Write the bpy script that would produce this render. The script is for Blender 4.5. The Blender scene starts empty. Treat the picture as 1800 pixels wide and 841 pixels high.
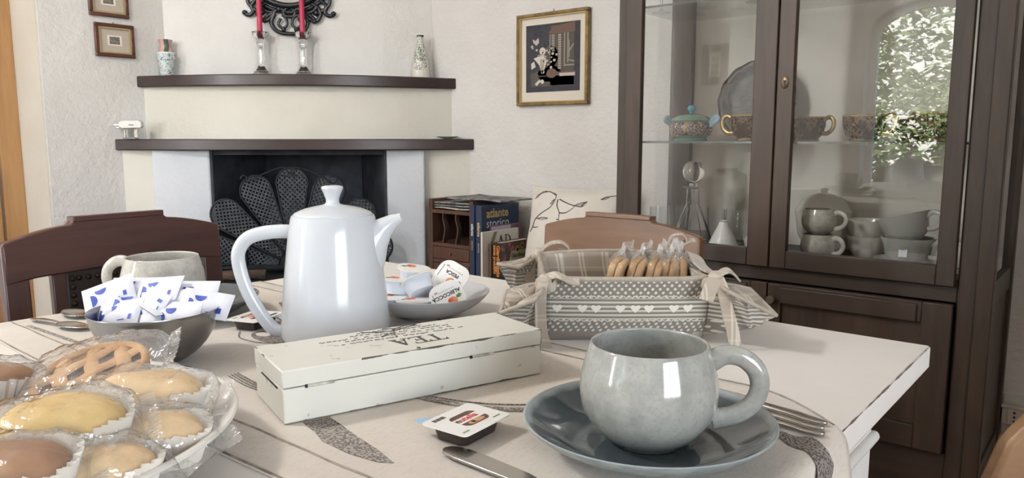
import bpy, bmesh, math, random
from math import sin, cos, pi, radians, sqrt, atan2, exp
from mathutils import Matrix, Vector, noise

scene = bpy.context.scene
col = scene.collection
random.seed(7)

# ---------------------------------------------------------------- camera, world, lights, exposure
YA = radians(39.6)                       # the room is turned this much against the view
cam_d = bpy.data.cameras.new('camera')
cam_d.sensor_width = 36.0
cam_d.lens = 1330.0 / 1800.0 * 36.0
cam_d.clip_start = 0.02
cam = bpy.data.objects.new('camera', cam_d)
cam.location = (0, 0, 1.0)
cam.rotation_euler = (pi / 2 - math.atan(177.5 / 1330.0), 0, YA)
col.objects.link(cam)
scene.camera = cam

world = bpy.data.worlds.new('sky')
scene.world = world
world.use_nodes = True
wn = world.node_tree
bg = wn.nodes['Background']
skyt = wn.nodes.new('ShaderNodeTexSky')
skyt.sky_type = 'NISHITA'
skyt.sun_disc = False
skyt.sun_elevation = radians(52)
skyt.sun_rotation = radians(20)
wn.links.new(skyt.outputs[0], bg.inputs[0])
bg.inputs[1].default_value = 1.2

sun_d = bpy.data.lights.new('sun', 'SUN')
sun_d.energy = 22.0
sun_d.angle = radians(0.6)
sun_d.color = (1.0, 0.95, 0.86)
sun = bpy.data.objects.new('sun', sun_d)
sun.rotation_euler = (radians(-40), radians(10), 0)     # shines over the house towards the garden
sun.location = (0, 0, 6)
col.objects.link(sun)

def area_light(name, loc, rot, sx, sy, watts, color):
    d = bpy.data.lights.new(name, 'AREA')
    d.shape = 'RECTANGLE'
    d.size, d.size_y = sx, sy
    d.energy = watts
    d.color = color
    o = bpy.data.objects.new(name, d)
    o.location = loc
    o.rotation_euler = rot
    col.objects.link(o)
    return o

# daylight that comes in at the big side window, then fill light added behind the camera
area_light('side_window_daylight', (3.46, -1.1, 1.4), (0, radians(90), 0), 1.6, 2.2, 95, (0.93, 0.96, 1.0))
area_light('added_front_fill', (-2.52, -2.62, 1.5), (radians(90), 0, 0), 0.30, 1.3, 70, (0.93, 0.97, 1.0))  # added fill to brighten the fireplace side, no known window there

scene.view_settings.view_transform = 'Standard'
scene.view_settings.look = 'None'
scene.view_settings.gamma = 1.0
scene.view_settings.exposure = 0.44
scene.cycles.use_denoising = True
scene.cycles.caustics_reflective = False
scene.cycles.caustics_refractive = False
scene.cycles.max_bounces = 10
scene.cycles.diffuse_bounces = 5
scene.cycles.transparent_max_bounces = 24
scene.cycles.sample_clamp_indirect = 6.0

# ---------------------------------------------------------------- shader helpers
def lin(h):
    h = h.lstrip('#')
    out = []
    for i in (0, 2, 4):
        c = int(h[i:i + 2], 16) / 255.0
        out.append(c / 12.92 if c <= 0.04045 else ((c + 0.055) / 1.055) ** 2.4)
    return (out[0], out[1], out[2], 1.0)

class S:
    """a node socket with arithmetic"""
    def __init__(self, nt, sock): self.nt, self.s = nt, sock
    def op(self, kind, *others, clamp=False):
        n = self.nt.nodes.new('ShaderNodeMath')
        n.operation = kind
        n.use_clamp = clamp
        for i, o in enumerate((self,) + others):
            if isinstance(o, S): self.nt.links.new(o.s, n.inputs[i])
            else: n.inputs[i].default_value = o
        return S(self.nt, n.outputs[0])
    def __add__(self, o): return self.op('ADD', o)
    def __sub__(self, o): return self.op('SUBTRACT', o)
    def __mul__(self, o): return self.op('MULTIPLY', o)
    def abs(self): return self.op('ABSOLUTE')
    def sin(self): return self.op('SINE')
    def gt(self, o): return self.op('GREATER_THAN', o)
    def lt(self, o): return self.op('LESS_THAN', o)
    def mx(self, o): return self.op('MAXIMUM', o)
    def mn(self, o): return self.op('MINIMUM', o)
    def mod(self, o): return self.op('FLOORED_MODULO', o)
    def band(self, a, b): return self.gt(a) * self.lt(b)

class Mat:
    def __init__(self, name):
        self.m = bpy.data.materials.new(name)
        self.m.use_nodes = True
        self.nt = self.m.node_tree
        self.p = self.nt.nodes['Principled BSDF']
        self.out = self.nt.nodes['Material Output']
        self.tc = self.nt.nodes.new('ShaderNodeTexCoord')
    def xyz(self, out='Object'):
        n = self.nt.nodes.new('ShaderNodeSeparateXYZ')
        self.nt.links.new(self.tc.outputs[out], n.inputs[0])
        return [S(self.nt, n.outputs[i]) for i in range(3)]
    def noise(self, scale, detail=4, stretch=(1, 1, 1), rough=.55, dist=0.0):
        mp = self.nt.nodes.new('ShaderNodeMapping')
        mp.inputs['Scale'].default_value = stretch
        self.nt.links.new(self.tc.outputs['Object'], mp.inputs[0])
        n = self.nt.nodes.new('ShaderNodeTexNoise')
        n.inputs['Scale'].default_value = scale
        n.inputs['Detail'].default_value = detail
        n.inputs['Roughness'].default_value = rough
        n.inputs['Distortion'].default_value = dist
        self.nt.links.new(mp.outputs[0], n.inputs['Vector'])
        return S(self.nt, n.outputs['Fac'])
    def voronoi(self, scale, vec=None, randomness=1.0, feature='F1', stretch=(1, 1, 1)):
        n = self.nt.nodes.new('ShaderNodeTexVoronoi')
        n.feature = feature
        n.inputs['Scale'].default_value = scale
        n.inputs['Randomness'].default_value = randomness
        if vec is None:
            mp = self.nt.nodes.new('ShaderNodeMapping')
            mp.inputs['Scale'].default_value = stretch
            self.nt.links.new(self.tc.outputs['Object'], mp.inputs[0])
            self.nt.links.new(mp.outputs[0], n.inputs['Vector'])
        else:
            self.nt.links.new(vec, n.inputs['Vector'])
        return S(self.nt, n.outputs['Distance'])
    def vec(self, x, y, z=0.0):
        n = self.nt.nodes.new('ShaderNodeCombineXYZ')
        for i, o in enumerate((x, y, z)):
            if isinstance(o, S): self.nt.links.new(o.s, n.inputs[i])
            else: n.inputs[i].default_value = o
        return n.outputs[0]
    def ramp(self, s, lo, hi):
        n = self.nt.nodes.new('ShaderNodeMapRange')
        n.inputs[1].default_value, n.inputs[2].default_value = lo, hi
        self.nt.links.new(s.s, n.inputs[0])
        return S(self.nt, n.outputs[0])
    def mix(self, f, a, b):
        n = self.nt.nodes.new('ShaderNodeMix')
        n.data_type = 'RGBA'
        if isinstance(f, S): self.nt.links.new(f.s, n.inputs[0])
        else: n.inputs[0].default_value = f
        for o, i in ((a, 6), (b, 7)):
            if isinstance(o, str): n.inputs[i].default_value = lin(o)
            elif isinstance(o, tuple): n.inputs[i].default_value = o
            else: self.nt.links.new(o, n.inputs[i])
        return n.outputs[2]
    def color(self, c):
        if isinstance(c, str): self.p.inputs['Base Color'].default_value = lin(c)
        else: self.nt.links.new(c, self.p.inputs['Base Color'])
    def set(self, **k):
        names = dict(rough='Roughness', metal='Metallic', coat='Coat Weight', coatr='Coat Roughness', ior='IOR', trans='Transmission Weight',
                     sss='Subsurface Weight', sheen='Sheen Weight', spec='Specular IOR Level', alpha='Alpha', aniso='Anisotropic')
        for a, v in k.items():
            if isinstance(v, S): self.nt.links.new(v.s, self.p.inputs[names[a]])
            else: self.p.inputs[names[a]].default_value = v
        return self
    def bump(self, s, strength, dist=0.002):
        n = self.nt.nodes.new('ShaderNodeBump')
        n.inputs['Strength'].default_value = strength
        n.inputs['Distance'].default_value = dist
        self.nt.links.new(s.s, n.inputs['Height'])
        self.nt.links.new(n.outputs[0], self.p.inputs['Normal'])
        self.bn = n
        return n

def plain(name, c, rough=.5, c2=None, scale=30, bump=0, bscale=None, lo=.35, hi=.65, stretch=(1, 1, 1), dist=.001, **k):
    m = Mat(name)
    if c2: m.color(m.mix(m.ramp(m.noise(scale, 5, stretch), lo, hi), c, c2))
    else: m.color(c)
    m.set(rough=rough, **k)
    if bump: m.bump(m.noise(bscale or scale, 4, stretch), bump, dist)
    return m.m

def wood(name, c, c2, axis='z', scale=9, rough=.42, coat=.15, dark=None):
    m = Mat(name)
    st = {'x': (.12, 1, 1), 'y': (1, .12, 1), 'z': (1, 1, .12)}[axis]
    a = m.noise(scale * 6, 6, st, .6, .4)
    b = m.noise(scale * .6, 3, st)
    base = m.mix(m.ramp(a, .35, .68), c, c2)
    if dark: base = m.mix(m.ramp(b, .5, .8), base, dark)
    m.color(base)
    m.set(rough=rough, coat=coat, coatr=.25)
    m.bump(a, .12, .0008)
    return m.m

def glassy(name, tint=(1, 1, 1, 1), rough=0.0, boost=1.0, base=0.0, bump=0, bscale=60, white=0.0):
    """thin clear sheet: see-through, mirror by Fresnel"""
    m = Mat(name)
    nt = m.nt
    nt.nodes.remove(m.p)
    tr = nt.nodes.new('ShaderNodeBsdfTransparent'); tr.inputs[0].default_value = tint
    gl = nt.nodes.new('ShaderNodeBsdfGlossy'); gl.inputs['Roughness'].default_value = rough
    ge = nt.nodes.new('ShaderNodeNewGeometry')
    dt = nt.nodes.new('ShaderNodeVectorMath'); dt.operation = 'DOT_PRODUCT'
    nt.links.new(ge.outputs['Incoming'], dt.inputs[0]); nt.links.new(ge.outputs['Normal'], dt.inputs[1])
    f = ((S(nt, dt.outputs['Value']).abs() * -1.0 + 1.0).op('POWER', 5.0) * .96 + .04) * boost + base
    mx = nt.nodes.new('ShaderNodeMixShader')
    nt.links.new(f.op('MINIMUM', 1.0).s, mx.inputs[0])
    src = tr.outputs[0]
    if white:
        df = nt.nodes.new('ShaderNodeBsdfDiffuse'); df.inputs[0].default_value = (.9, .88, .85, 1)
        m2 = nt.nodes.new('ShaderNodeMixShader'); m2.inputs[0].default_value = white
        nt.links.new(src, m2.inputs[1]); nt.links.new(df.outputs[0], m2.inputs[2]); src = m2.outputs[0]
    nt.links.new(src, mx.inputs[1]); nt.links.new(gl.outputs[0], mx.inputs[2])
    nt.links.new(mx.outputs[0], m.out.inputs[0])
    if bump:
        b = nt.nodes.new('ShaderNodeBump'); b.inputs['Strength'].default_value = bump; b.inputs['Distance'].default_value = .004
        nt.links.new(m.noise(bscale, 3).s, b.inputs['Height'])
        nt.links.new(b.outputs[0], gl.inputs['Normal']); nt.links.new(b.outputs[0], dt.inputs[1])
    return m.m

def solid_glass(name, tint='#ffffff', rough=0.0):
    m = Mat(name)
    m.color(tint)
    m.set(rough=rough, trans=1.0, ior=1.48)
    return m.m

def edge_worn(name, c, c2, dark, hx, hy, hz, w, amount, speck=.72, cx=0, cy=0, cz=0, lo=.42):
    """painted board: paint rubbed away in patches along the box edges"""
    m = Mat(name)
    x, y, z = m.xyz()
    n = m.noise(28, 5)
    n2 = m.noise(9, 3)
    k = m.ramp(n, lo, lo + .33) * w
    def near(s, c0, h): return (((s - c0).abs() * -1.0) + h).lt(k + .0002)
    e = (near(x, cx, hx) + near(y, cy, hy) + near(z, cz, hz)).gt(1.5) * n2.gt(1 - amount)
    sp = m.noise(55, 2).gt(speck)
    base = m.mix(m.ramp(m.noise(6, 4), .35, .7), c, c2)
    base = m.mix(sp * .35, base, dark)
    m.color(m.mix(e, base, dark))
    m.set(rough=.42)
    m.bump(m.noise(120, 3, (1, .2, 1)), .05, .0006)
    return m.m

# ---------------------------------------------------------------- mesh helpers
def spline(pts, n=8, closed=False):
    """Catmull-Rom through the points"""
    P = [Vector(p) for p in pts]
    out = []
    m = len(P)
    rng = range(m) if closed else range(m - 1)
    for i in rng:
        if closed: p0, p1, p2, p3 = P[i - 1], P[i], P[(i + 1) % m], P[(i + 2) % m]
        else: p0, p1, p2, p3 = P[max(i - 1, 0)], P[i], P[i + 1], P[min(i + 2, m - 1)]
        for j in range(n):
            t = j / n
            out.append(.5 * ((2 * p1) + (p2 - p0) * t + (2 * p0 - 5 * p1 + 4 * p2 - p3) * t * t + (3 * p1 - p0 - 3 * p2 + p3) * t ** 3))
    if not closed: out.append(P[-1].copy())
    return out

class MB:
    def __init__(self): self.v, self.f = [], []
    def add(self, vs, fs, M=None):
        b = len(self.v)
        for p in vs:
            p = Vector(p)
            self.v.append(M @ p if M else p)
        self.f += [tuple(i + b for i in f) for f in fs]
        return self
    def box(self, x0, x1, y0, y1, z0, z1, M=None):
        vs = [(x0, y0, z0), (x1, y0, z0), (x1, y1, z0), (x0, y1, z0), (x0, y0, z1), (x1, y0, z1), (x1, y1, z1), (x0, y1, z1)]
        return self.add(vs, [(3, 2, 1, 0), (4, 5, 6, 7), (0, 1, 5, 4), (1, 2, 6, 5), (2, 3, 7, 6), (3, 0, 4, 7)], M)
    def cbox(self, c, s, M=None):
        return self.box(c[0] - s[0] / 2, c[0] + s[0] / 2, c[1] - s[1] / 2, c[1] + s[1] / 2, c[2] - s[2] / 2, c[2] + s[2] / 2, M)
    def prism(self, poly, z0, z1, M=None):
        n = len(poly)
        vs = [(p[0], p[1], z0) for p in poly] + [(p[0], p[1], z1) for p in poly]
        fs = [tuple(reversed(range(n))), tuple(range(n, 2 * n))] + [(i, (i + 1) % n, n + (i + 1) % n, n + i) for i in range(n)]
        return self.add(vs, fs, M)
    def lathe(self, prof, seg=48, M=None, sm=0):
        if sm: prof = [(p.x, p.y) for p in spline([(a, b, 0) for a, b in prof], sm)]
        vs, fs, rings = [], [], []
        for r, z in prof:
            if abs(r) < 1e-6:
                rings.append([len(vs)]); vs.append((0, 0, z))
            else:
                rings.append(list(range(len(vs), len(vs) + seg)))
                vs += [(r * cos(2 * pi * k / seg), r * sin(2 * pi * k / seg), z) for k in range(seg)]
        for a, b in zip(rings, rings[1:]):
            for k in range(seg):
                k2 = (k + 1) % seg
                if len(a) == 1 and len(b) == 1: continue
                if len(a) == 1: fs.append((a[0], b[k2], b[k]))
                elif len(b) == 1: fs.append((a[k], a[k2], b[0]))
                else: fs.append((a[k], a[k2], b[k2], b[k]))
        return self.add(vs, fs, M)
    def sweep(self, path, radii, seg=12, up=(0, 0, 1), closed=False, cap=True, M=None):
        """tube along path; radii: number, list of numbers, or list of (side, up) pairs"""
        P = [Vector(p) for p in path]
        n = len(P)
        if not isinstance(radii, (list, tuple)): radii = [radii] * n
        U = Vector(up)
        vs, fs = [], []
        prev = None
        for i, p in enumerate(P):
            if closed: t = P[(i + 1) % n] - P[i - 1]
            else: t = P[min(i + 1, n - 1)] - P[max(i - 1, 0)]
            t = t.normalized() if t.length > 1e-9 else Vector((1, 0, 0))
            s = t.cross(U)
            if s.length < .05: s = prev if prev is not None else t.cross(Vector((0, 1, 0)) if abs(t.y) < .9 else Vector((1, 0, 0)))
            s = (s - t * s.dot(t)).normalized()
            if prev is not None and s.dot(prev) < 0: s = -s
            prev = s
            w = s.cross(t).normalized()
            r = radii[i]
            a, b = r if isinstance(r, (list, tuple)) else (r, r)
            for k in range(seg):
                q = 2 * pi * k / seg
                vs.append(p + s * (a * cos(q)) + w * (b * sin(q)))
        m = n if closed else n - 1
        for i in range(m):
            j = (i + 1) % n
            for k in range(seg):
                k2 = (k + 1) % seg
                fs.append((i * seg + k, i * seg + k2, j * seg + k2, j * seg + k))
        if cap and not closed:
            fs.append(tuple(reversed(range(seg))))
            fs.append(tuple(range((n - 1) * seg, n * seg)))
        return self.add(vs, fs, M)
    def grid(self, fn, nu, nv, cu=False, cv=False, M=None):
        vs = [fn(i / (nu if cu else nu - 1), j / (nv if cv else nv - 1)) for i in range(nu) for j in range(nv)]
        fs = []
        for i in range(nu if cu else nu - 1):
            for j in range(nv if cv else nv - 1):
                a, b = i, (i + 1) % nu
                c, d = j, (j + 1) % nv
                fs.append((a * nv + c, b * nv + c, b * nv + d, a * nv + d))
        return self.add(vs, fs, M)
    def ribbon(self, path, width, side, thick=.0012, M=None):
        """flat strap: side = direction(s) of its width"""
        P = [Vector(p) for p in path]
        vs, fs = [], []
        for i, p in enumerate(P):
            s = Vector(side[i] if isinstance(side[0], (list, tuple, Vector)) else side).normalized() * (width / 2)
            t = (P[min(i + 1, len(P) - 1)] - P[max(i - 1, 0)]).normalized()
            nn = s.cross(t).normalized() * (thick / 2)
            vs += [p - s - nn, p + s - nn, p + s + nn, p - s + nn]
        for i in range(len(P) - 1):
            for k in range(4):
                k2 = (k + 1) % 4
                fs.append((i * 4 + k, i * 4 + k2, i * 4 + 4 + k2, i * 4 + 4 + k))
        fs += [(3, 2, 1, 0), tuple(range(len(vs) - 4, len(vs)))]
        return self.add(vs, fs, M)
    def build_each(self, name, m, parent=None, **k):
        """every connected piece becomes an object of its own"""
        par = list(range(len(self.v)))
        def find(a):
            while par[a] != a:
                par[a] = par[par[a]]; a = par[a]
            return a
        for f in self.f:
            for q in f[1:]: par[find(q)] = find(f[0])
        groups = {}
        for f in self.f: groups.setdefault(find(f[0]), []).append(f)
        out = []
        for fs in groups.values():
            ids = sorted({i for f in fs for i in f}); mp = {a: j for j, a in enumerate(ids)}
            b = MB(); b.v = [self.v[i] for i in ids]; b.f = [tuple(mp[i] for i in f) for f in fs]
            out.append(b.build(name, m, parent, **k))
        return out
    def build(self, name, m, parent=None, smooth=None, bevel=0, seg=2, solid=0, sub=0, fix=True):
        me = bpy.data.meshes.new(name)
        me.from_pydata([tuple(p) for p in self.v], [], self.f)
        if fix:
            bm = bmesh.new(); bm.from_mesh(me)
            bmesh.ops.recalc_face_normals(bm, faces=bm.faces)
            bm.to_mesh(me); bm.free()
        me.materials.append(m)
        o = bpy.data.objects.new(name, me)
        col.objects.link(o)
        if parent: o.parent = parent
        if smooth is not None:
            me.shade_smooth()
            if smooth < 170: me.set_sharp_from_angle(angle=radians(smooth))
        if solid:
            md = o.modifiers.new('solid', 'SOLIDIFY'); md.thickness = solid; md.offset = 0
        if bevel:
            md = o.modifiers.new('bevel', 'BEVEL'); md.width = bevel; md.segments = seg; md.limit_method = 'ANGLE'; md.angle_limit = radians(40)
            if smooth is None:
                me.shade_smooth(); me.set_sharp_from_angle(angle=radians(50))
        if sub:
            md = o.modifiers.new('sub', 'SUBSURF'); md.levels = sub; md.render_levels = sub
        return o

def empty(name, loc=(0, 0, 0), rz=0.0, label=None, cat=None, group=None, rot=None):
    o = bpy.data.objects.new(name, None)
    o.empty_display_size = .05
    o.location = loc
    o.rotation_euler = rot if rot else (0, 0, rz)
    col.objects.link(o)
    return tag(o, label, cat, group)
def tag(o, label=None, cat=None, group=None, kind=None):
    if label: o['label'] = label
    if cat: o['category'] = cat
    if group: o['group'] = group
    if kind: o['kind'] = kind
    return o
def copy_tree(o, parent=None):
    c = o.copy(); col.objects.link(c)
    if parent: c.parent = parent
    for ch in [x for x in o.children]: copy_tree(ch, c)
    return c
def basis(o, x, y):
    """matrix: origin o, text runs along x, its top points along y"""
    x = Vector(x).normalized(); y = Vector(y); z = x.cross(y).normalized(); y = z.cross(x)
    return Matrix(((x.x, y.x, z.x, o[0]), (x.y, y.y, z.y, o[1]), (x.z, y.z, z.z, o[2]), (0, 0, 0, 1)))
def text(name, body, size, m, parent, M, align='CENTER', bold=0.0, ext=.0002, xs=1.0, shear=0.0):
    c = bpy.data.curves.new(name + '_outline', 'FONT')
    c.body = body; c.size = size; c.align_x = align; c.align_y = 'CENTER'
    c.extrude = ext; c.offset = bold; c.shear = shear
    c.materials.append(m)
    c.resolution_u = 3
    tmp = bpy.data.objects.new(name + '_outline', c)
    col.objects.link(tmp)
    bpy.context.view_layer.update()
    me = bpy.data.meshes.new_from_object(tmp.evaluated_get(bpy.context.evaluated_depsgraph_get()))
    bpy.data.objects.remove(tmp)
    o = bpy.data.objects.new(name, me)
    col.objects.link(o)
    o.parent = parent
    o.matrix_local = M @ Matrix.Diagonal((xs, 1, 1, 1))
    return o
def rounded(w, h, r, n=5):
    pts = []
    for cx, cy, a0 in ((w / 2 - r, h / 2 - r, 0), (-w / 2 + r, h / 2 - r, 90), (-w / 2 + r, -h / 2 + r, 180), (w / 2 - r, -h / 2 + r, 270)):
        for k in range(n + 1):
            a = radians(a0 + 90 * k / n)
            pts.append((cx + r * cos(a), cy + r * sin(a)))
    return pts
def disc(cx, cy, rx, ry=None, n=20, a0=0, a1=360):
    ry = ry or rx
    full = a1 - a0 >= 360
    return [(cx + rx * cos(radians(a0 + (a1 - a0) * k / (n if full else n - 1))), cy + ry * sin(radians(a0 + (a1 - a0) * k / (n if full else n - 1)))) for k in range(n)]
Rx = lambda a: Matrix.Rotation(a, 4, 'X')
Ry = lambda a: Matrix.Rotation(a, 4, 'Y')
Rz = lambda a: Matrix.Rotation(a, 4, 'Z')
T = lambda x, y, z: Matrix.Translation((x, y, z))
XZ = Matrix(((1, 0, 0, 0), (0, 0, -1, 0), (0, 1, 0, 0), (0, 0, 0, 1)))       # lays an x-y drawing upright in the x-z plane, facing -y

# ---------------------------------------------------------------- materials of the room
def plaster(name, c, c2, b1=.55):
    m = Mat(name)
    m.color(m.mix(m.ramp(m.noise(3, 3), .35, .65), c, c2))
    m.set(rough=.88, spec=.2)
    a = m.noise(46, 4, (1, 1, 1), .55, .25)
    b = m.noise(11, 3)
    m.bump(a * .8 + b * .6, b1, .012)
    return m.m
M_wall = plaster('white_plaster', '#dbd9d6', '#d2cfcb')
M_wall2 = plaster('cream_plaster', '#d6d3c9', '#cfcbc0', .3)
M_jambtint = plaster('window_tinted_plaster', '#d3d6db', '#c9cdd3')  # bluish cast of the window-facing jambs, put into the plaster colour
M_ceil = plain('ceiling_paint', '#d8d4ce', .9)
M_floor = plain('floor_tiles', '#8d6a52', .5, '#7a573f', 6)
M_soot = plain('sooty_brick', '#3b3f46', .8, '#262930', 14, bump=.4, bscale=40)
M_slate = plain('dark_hearth_stone', '#2a2b2e', .6, '#1a1b1d', 14)
M_mantel = wood('dark_mantel_wood', '#35221f', '#261917', 'x', 8, .38, .2)
M_doorw = wood('tan_door_wood', '#b0875a', '#a0774b', 'z', 5, .5, .1)
M_cab = wood('dark_cabinet_wood', '#42342a', '#30251d', 'z', 7, .5, .03, '#5a4332')
M_cabx = wood('dark_cabinet_rail_wood', '#3b2f27', '#2d231c', 'x', 7, .5, .03, '#4a392c')
M_cabback = plain('pale_cabinet_back', '#dcd7d0', .8, '#d2ccc4', 3)
M_pane = glassy('window_glass', boost=1.0)
M_cabglass = glassy('cabinet_glass', tint=(.98, .985, .98, 1), boost=1.7)
M_shelfglass = glassy('shelf_glass', tint=(.93, .95, .94, 1))
M_white = plain('white_paint', '#e6e4e0', .45)
M_iron = plain('black_iron', '#2c3036', .45, '#1d2024', 40, metal=.6)
M_blackp = plain('black_lacquer', '#20222a', .3, '#15171d', 30, bump=.2)
M_leaf = plain('garden_leaves', '#556b42', .6, '#83935c', 2.2)
M_bark = plain('bark', '#5a4a3a', .9)
M_grassg = plain('garden_ground', '#8f8a6e', .95, '#6d7a4a', 2)
M_house = plain('white_house_wall', '#e8e4da', .9)

# ---------------------------------------------------------------- the room
WZ = 2.7
def st(o): return tag(o, kind='structure')
st(MB().box(-3.9, 3.8, -2.8, 2.7, -.05, 0).build('floor', M_floor))
st(MB().box(-3.9, 3.8, -2.8, 2.7, WZ, WZ + .1).build('ceiling', M_ceil))
st(MB().box(-3.54, 3.8, 2.43, 2.6, 0, WZ).build('wall_back', M_wall))
w = MB().box(-3.54, -3.27, 1.13, 2.43, 0, WZ).box(-3.54, -3.27, .18, 1.13, 2.12, WZ).box(-3.54, -3.27, -2.8, .18, 0, WZ)
st(w.build('wall_left', M_wall))
# cream lining of the doorway
st(MB().box(-3.539, -3.275, 1.122, 1.13, 0, 2.12).build('trim_1', M_wall2))
# front wall with arched garden door and the added fill window, behind the camera
ax0, ax1, asp, aris = -1.77, -.86, 1.80, .26
w = MB().box(-3.54, -2.68, -2.8, -2.5, 0, WZ).box(-2.36, ax0, -2.8, -2.5, 0, WZ).box(-2.68, -2.36, -2.8, -2.5, 0, .85).box(-2.68, -2.36, -2.8, -2.5, 2.15, WZ).box(ax1, 3.8, -2.8, -2.5, 0, WZ)
arc = [(ax0 + (ax1 - ax0) * k / 16, asp + aris * sqrt(max(0, 1 - (2 * k / 16 - 1) ** 2))) for k in range(17)]
for a, b in zip(arc, arc[1:]):
    w.prism([(a[0], a[1]), (b[0], b[1]), (b[0], WZ), (a[0], WZ)], 2.5, 2.8, Rx(pi / 2))
st(w.build('wall_front', M_wall))
w = MB().box(3.4, 3.7, -2.5, -2.2, 0, WZ).box(3.4, 3.7, -2.2, 0, 0, .6).box(3.4, 3.7, -2.2, 0, 2.2, WZ).box(3.4, 3.7, 0, 2.43, 0, WZ)
st(w.build('wall_right', M_wall))
st(MB().box(.47, .59, .8, 2.43, 0, WZ).build('wall_light_block', M_wall))  # unseen partition, added to keep side window light off the cabinet
def framed_window(name, M, w, h, mull=1):
    e = empty(name); e.matrix_world = M; st(e)
    f = MB().box(0, .06, -.03, .03, 0, h).box(w - .06, w, -.03, .03, 0, h).box(.06, w - .06, -.03, .03, 0, .06).box(.06, w - .06, -.03, .03, h - .06, h)
    for k in range(mull): f.box(w * (k + 1) / (mull + 1) - .025, w * (k + 1) / (mull + 1) + .025, -.03, .03, .06, h - .06)
    f.build('window_frame', M_white, e)
    MB().box(.05, w - .05, -.002, .002, .05, h - .05).build('window_pane', M_pane, e)
framed_window('window_2', T(3.43, -2.2, .6) @ Rz(pi / 2), 2.2, 1.6)
framed_window('added_fill_window', T(-2.68, -2.56, .85), .32, 1.3, 0)  # invented narrow window, added only to carry the front fill light
e = st(empty('door_2', (0, -2.66, 0)))
f = MB().box(ax0, ax0 + .055, -.025, .025, 0, asp).box(ax1 - .055, ax1, -.025, .025, 0, asp).box(ax0 + .055, ax1 - .055, -.025, .025, 0, .12)
for (a, b) in zip(arc, arc[1:]):
    c = .88
    mid = (ax0 + ax1) / 2
    ia = (mid + (a[0] - mid) * c, asp + (a[1] - asp) * .8); ib = (mid + (b[0] - mid) * c, asp + (b[1] - asp) * .8)
    f.prism([a, b, ib, ia], -.025, .025, Rx(pi / 2))
f.build('door_frame', M_white, e)
g = MB().prism([(ax0 + .03, .06)] + [(ax1 - .03, .06)] + [(p[0], p[1] - .02) for p in reversed(arc[1:-1])], -.002, .002, Rx(pi / 2))
g.build('door_pane', M_pane, e)
# tan wooden door at the far left
e = st(empty('door_1', (-3.54, 0, 0)))
MB().box(-.05, .012, 1.045, 1.125, 0, 2.12).box(-.05, .012, .18, .26, 0, 2.12).box(-.05, .012, .26, 1.045, 2.04, 2.12).build_each('door_frame', M_doorw, e, bevel=.006)
d = MB().box(-.05, -.012, .27, 1.04, .01, 2.03)
d.build('door_leaf', M_doorw, e)
MB().box(-.012, .0, .93, 1.038, .01, 2.03).box(-.012, .0, .27, .38, .01, 2.03).box(-.012, 0, .38, .93, .74, .9).box(-.012, 0, .38, .93, 1.9, 2.03).box(-.012, 0, .38, .93, .01, .2).build_each('door_rail', M_doorw, e, bevel=.004)
# dado strip near the socket
st(MB().box(-.236, .36, 2.422, 2.43, 0, .298).build('baseboard_back', M_wall2))

# globe lamp hanging behind the camera, lit
gl = empty('globe_lamp', (-1.7, -.5, 2.25), 0, 'lit warm white globe lamp hanging from the ceiling, outside the photo', 'lamp')
m = Mat('lit_globe'); m.color('#ffffff'); m.p.inputs['Emission Color'].default_value = (1, .98, .95, 1); m.p.inputs['Emission Strength'].default_value = 105
MB().lathe([(0, -.13), (.05, -.12), (.092, -.092), (.12, -.05), (.13, 0), (.12, .05), (.092, .092), (.05, .12), (0, .13)], 32).build('globe', m.m, gl, smooth=80)
MB().lathe([(.012, .125), (.012, .43), (.05, .43), (.05, .449), (0, .449)], 16).build('stem', M_white, gl, smooth=40)

# the garden behind the arched door (seen mirrored in the cabinet glass)
st(MB().box(-9, 5, -16, -2.81, -.2, -.06).build('ground', M_grassg))
def leaves(n, centre, rad, size, seed, fn=None):
    rng = random.Random(seed)
    b = MB()
    k = 0
    while k < n:
        p = Vector((rng.uniform(-1, 1), rng.uniform(-1, 1), rng.uniform(-1, 1)))
        if p.length > 1 or p.length < .55 or noise.noise(p * 3 + Vector((seed, 0, 0))) < -.18: continue
        c = Vector((centre[0] + p.x * rad[0], centre[1] + p.y * rad[1], centre[2] + p.z * rad[2]))
        s = size * rng.uniform(.6, 1.2)
        M = T(*c) @ Rz(rng.uniform(0, 6.3)) @ Rx(rng.uniform(-1.2, 1.2)) @ Ry(rng.uniform(-1, 1))
        b.add([(-s, 0, 0), (0, -s * .4, s * .12), (s, 0, 0), (0, s * .4, s * .12)], [(0, 1, 2, 3)], M)
        k += 1
    return b
t = empty('garden_shrub', (-1.5, -5.2, -.06), label='big leafy green shrub outside, mirrored in the right cabinet glass', cat='shrub')
leaves(7000, (0, 0, .75), (1.5, .8, .95), .06, 3).build('foliage', M_leaf, t, fix=False)
MB().sweep([(0, 0, 0), (.1, 0, .4), (.05, .1, .9)], [.05, .04, .02], 8).sweep([(0, 0, .2), (-.3, 0, .7)], [.04, .02], 8).build('trunk', M_bark, t, smooth=60)
t = empty('garden_tree', (-2.1, -7.4, -.06), label='taller loose tree behind the shrub, mirrored in the cabinet glass', cat='tree')
leaves(5500, (0, 0, 2.7), (2.0, 1.2, 1.2), .08, 11).build('crown', M_leaf, t, fix=False)
MB().sweep([(0, 0, 0), (.05, 0, 1.0), (.2, .1, 2.4)], [.1, .08, .04], 8).build('trunk', M_bark, t, smooth=60)
t = empty('neighbour_house', (-1.6, -13, -.06), label='white house across the garden, mirrored in the cabinet glass', cat='building')
MB().box(-3, 4, -2, 0, 0, 4.6).build('wall', M_house, t)
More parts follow.
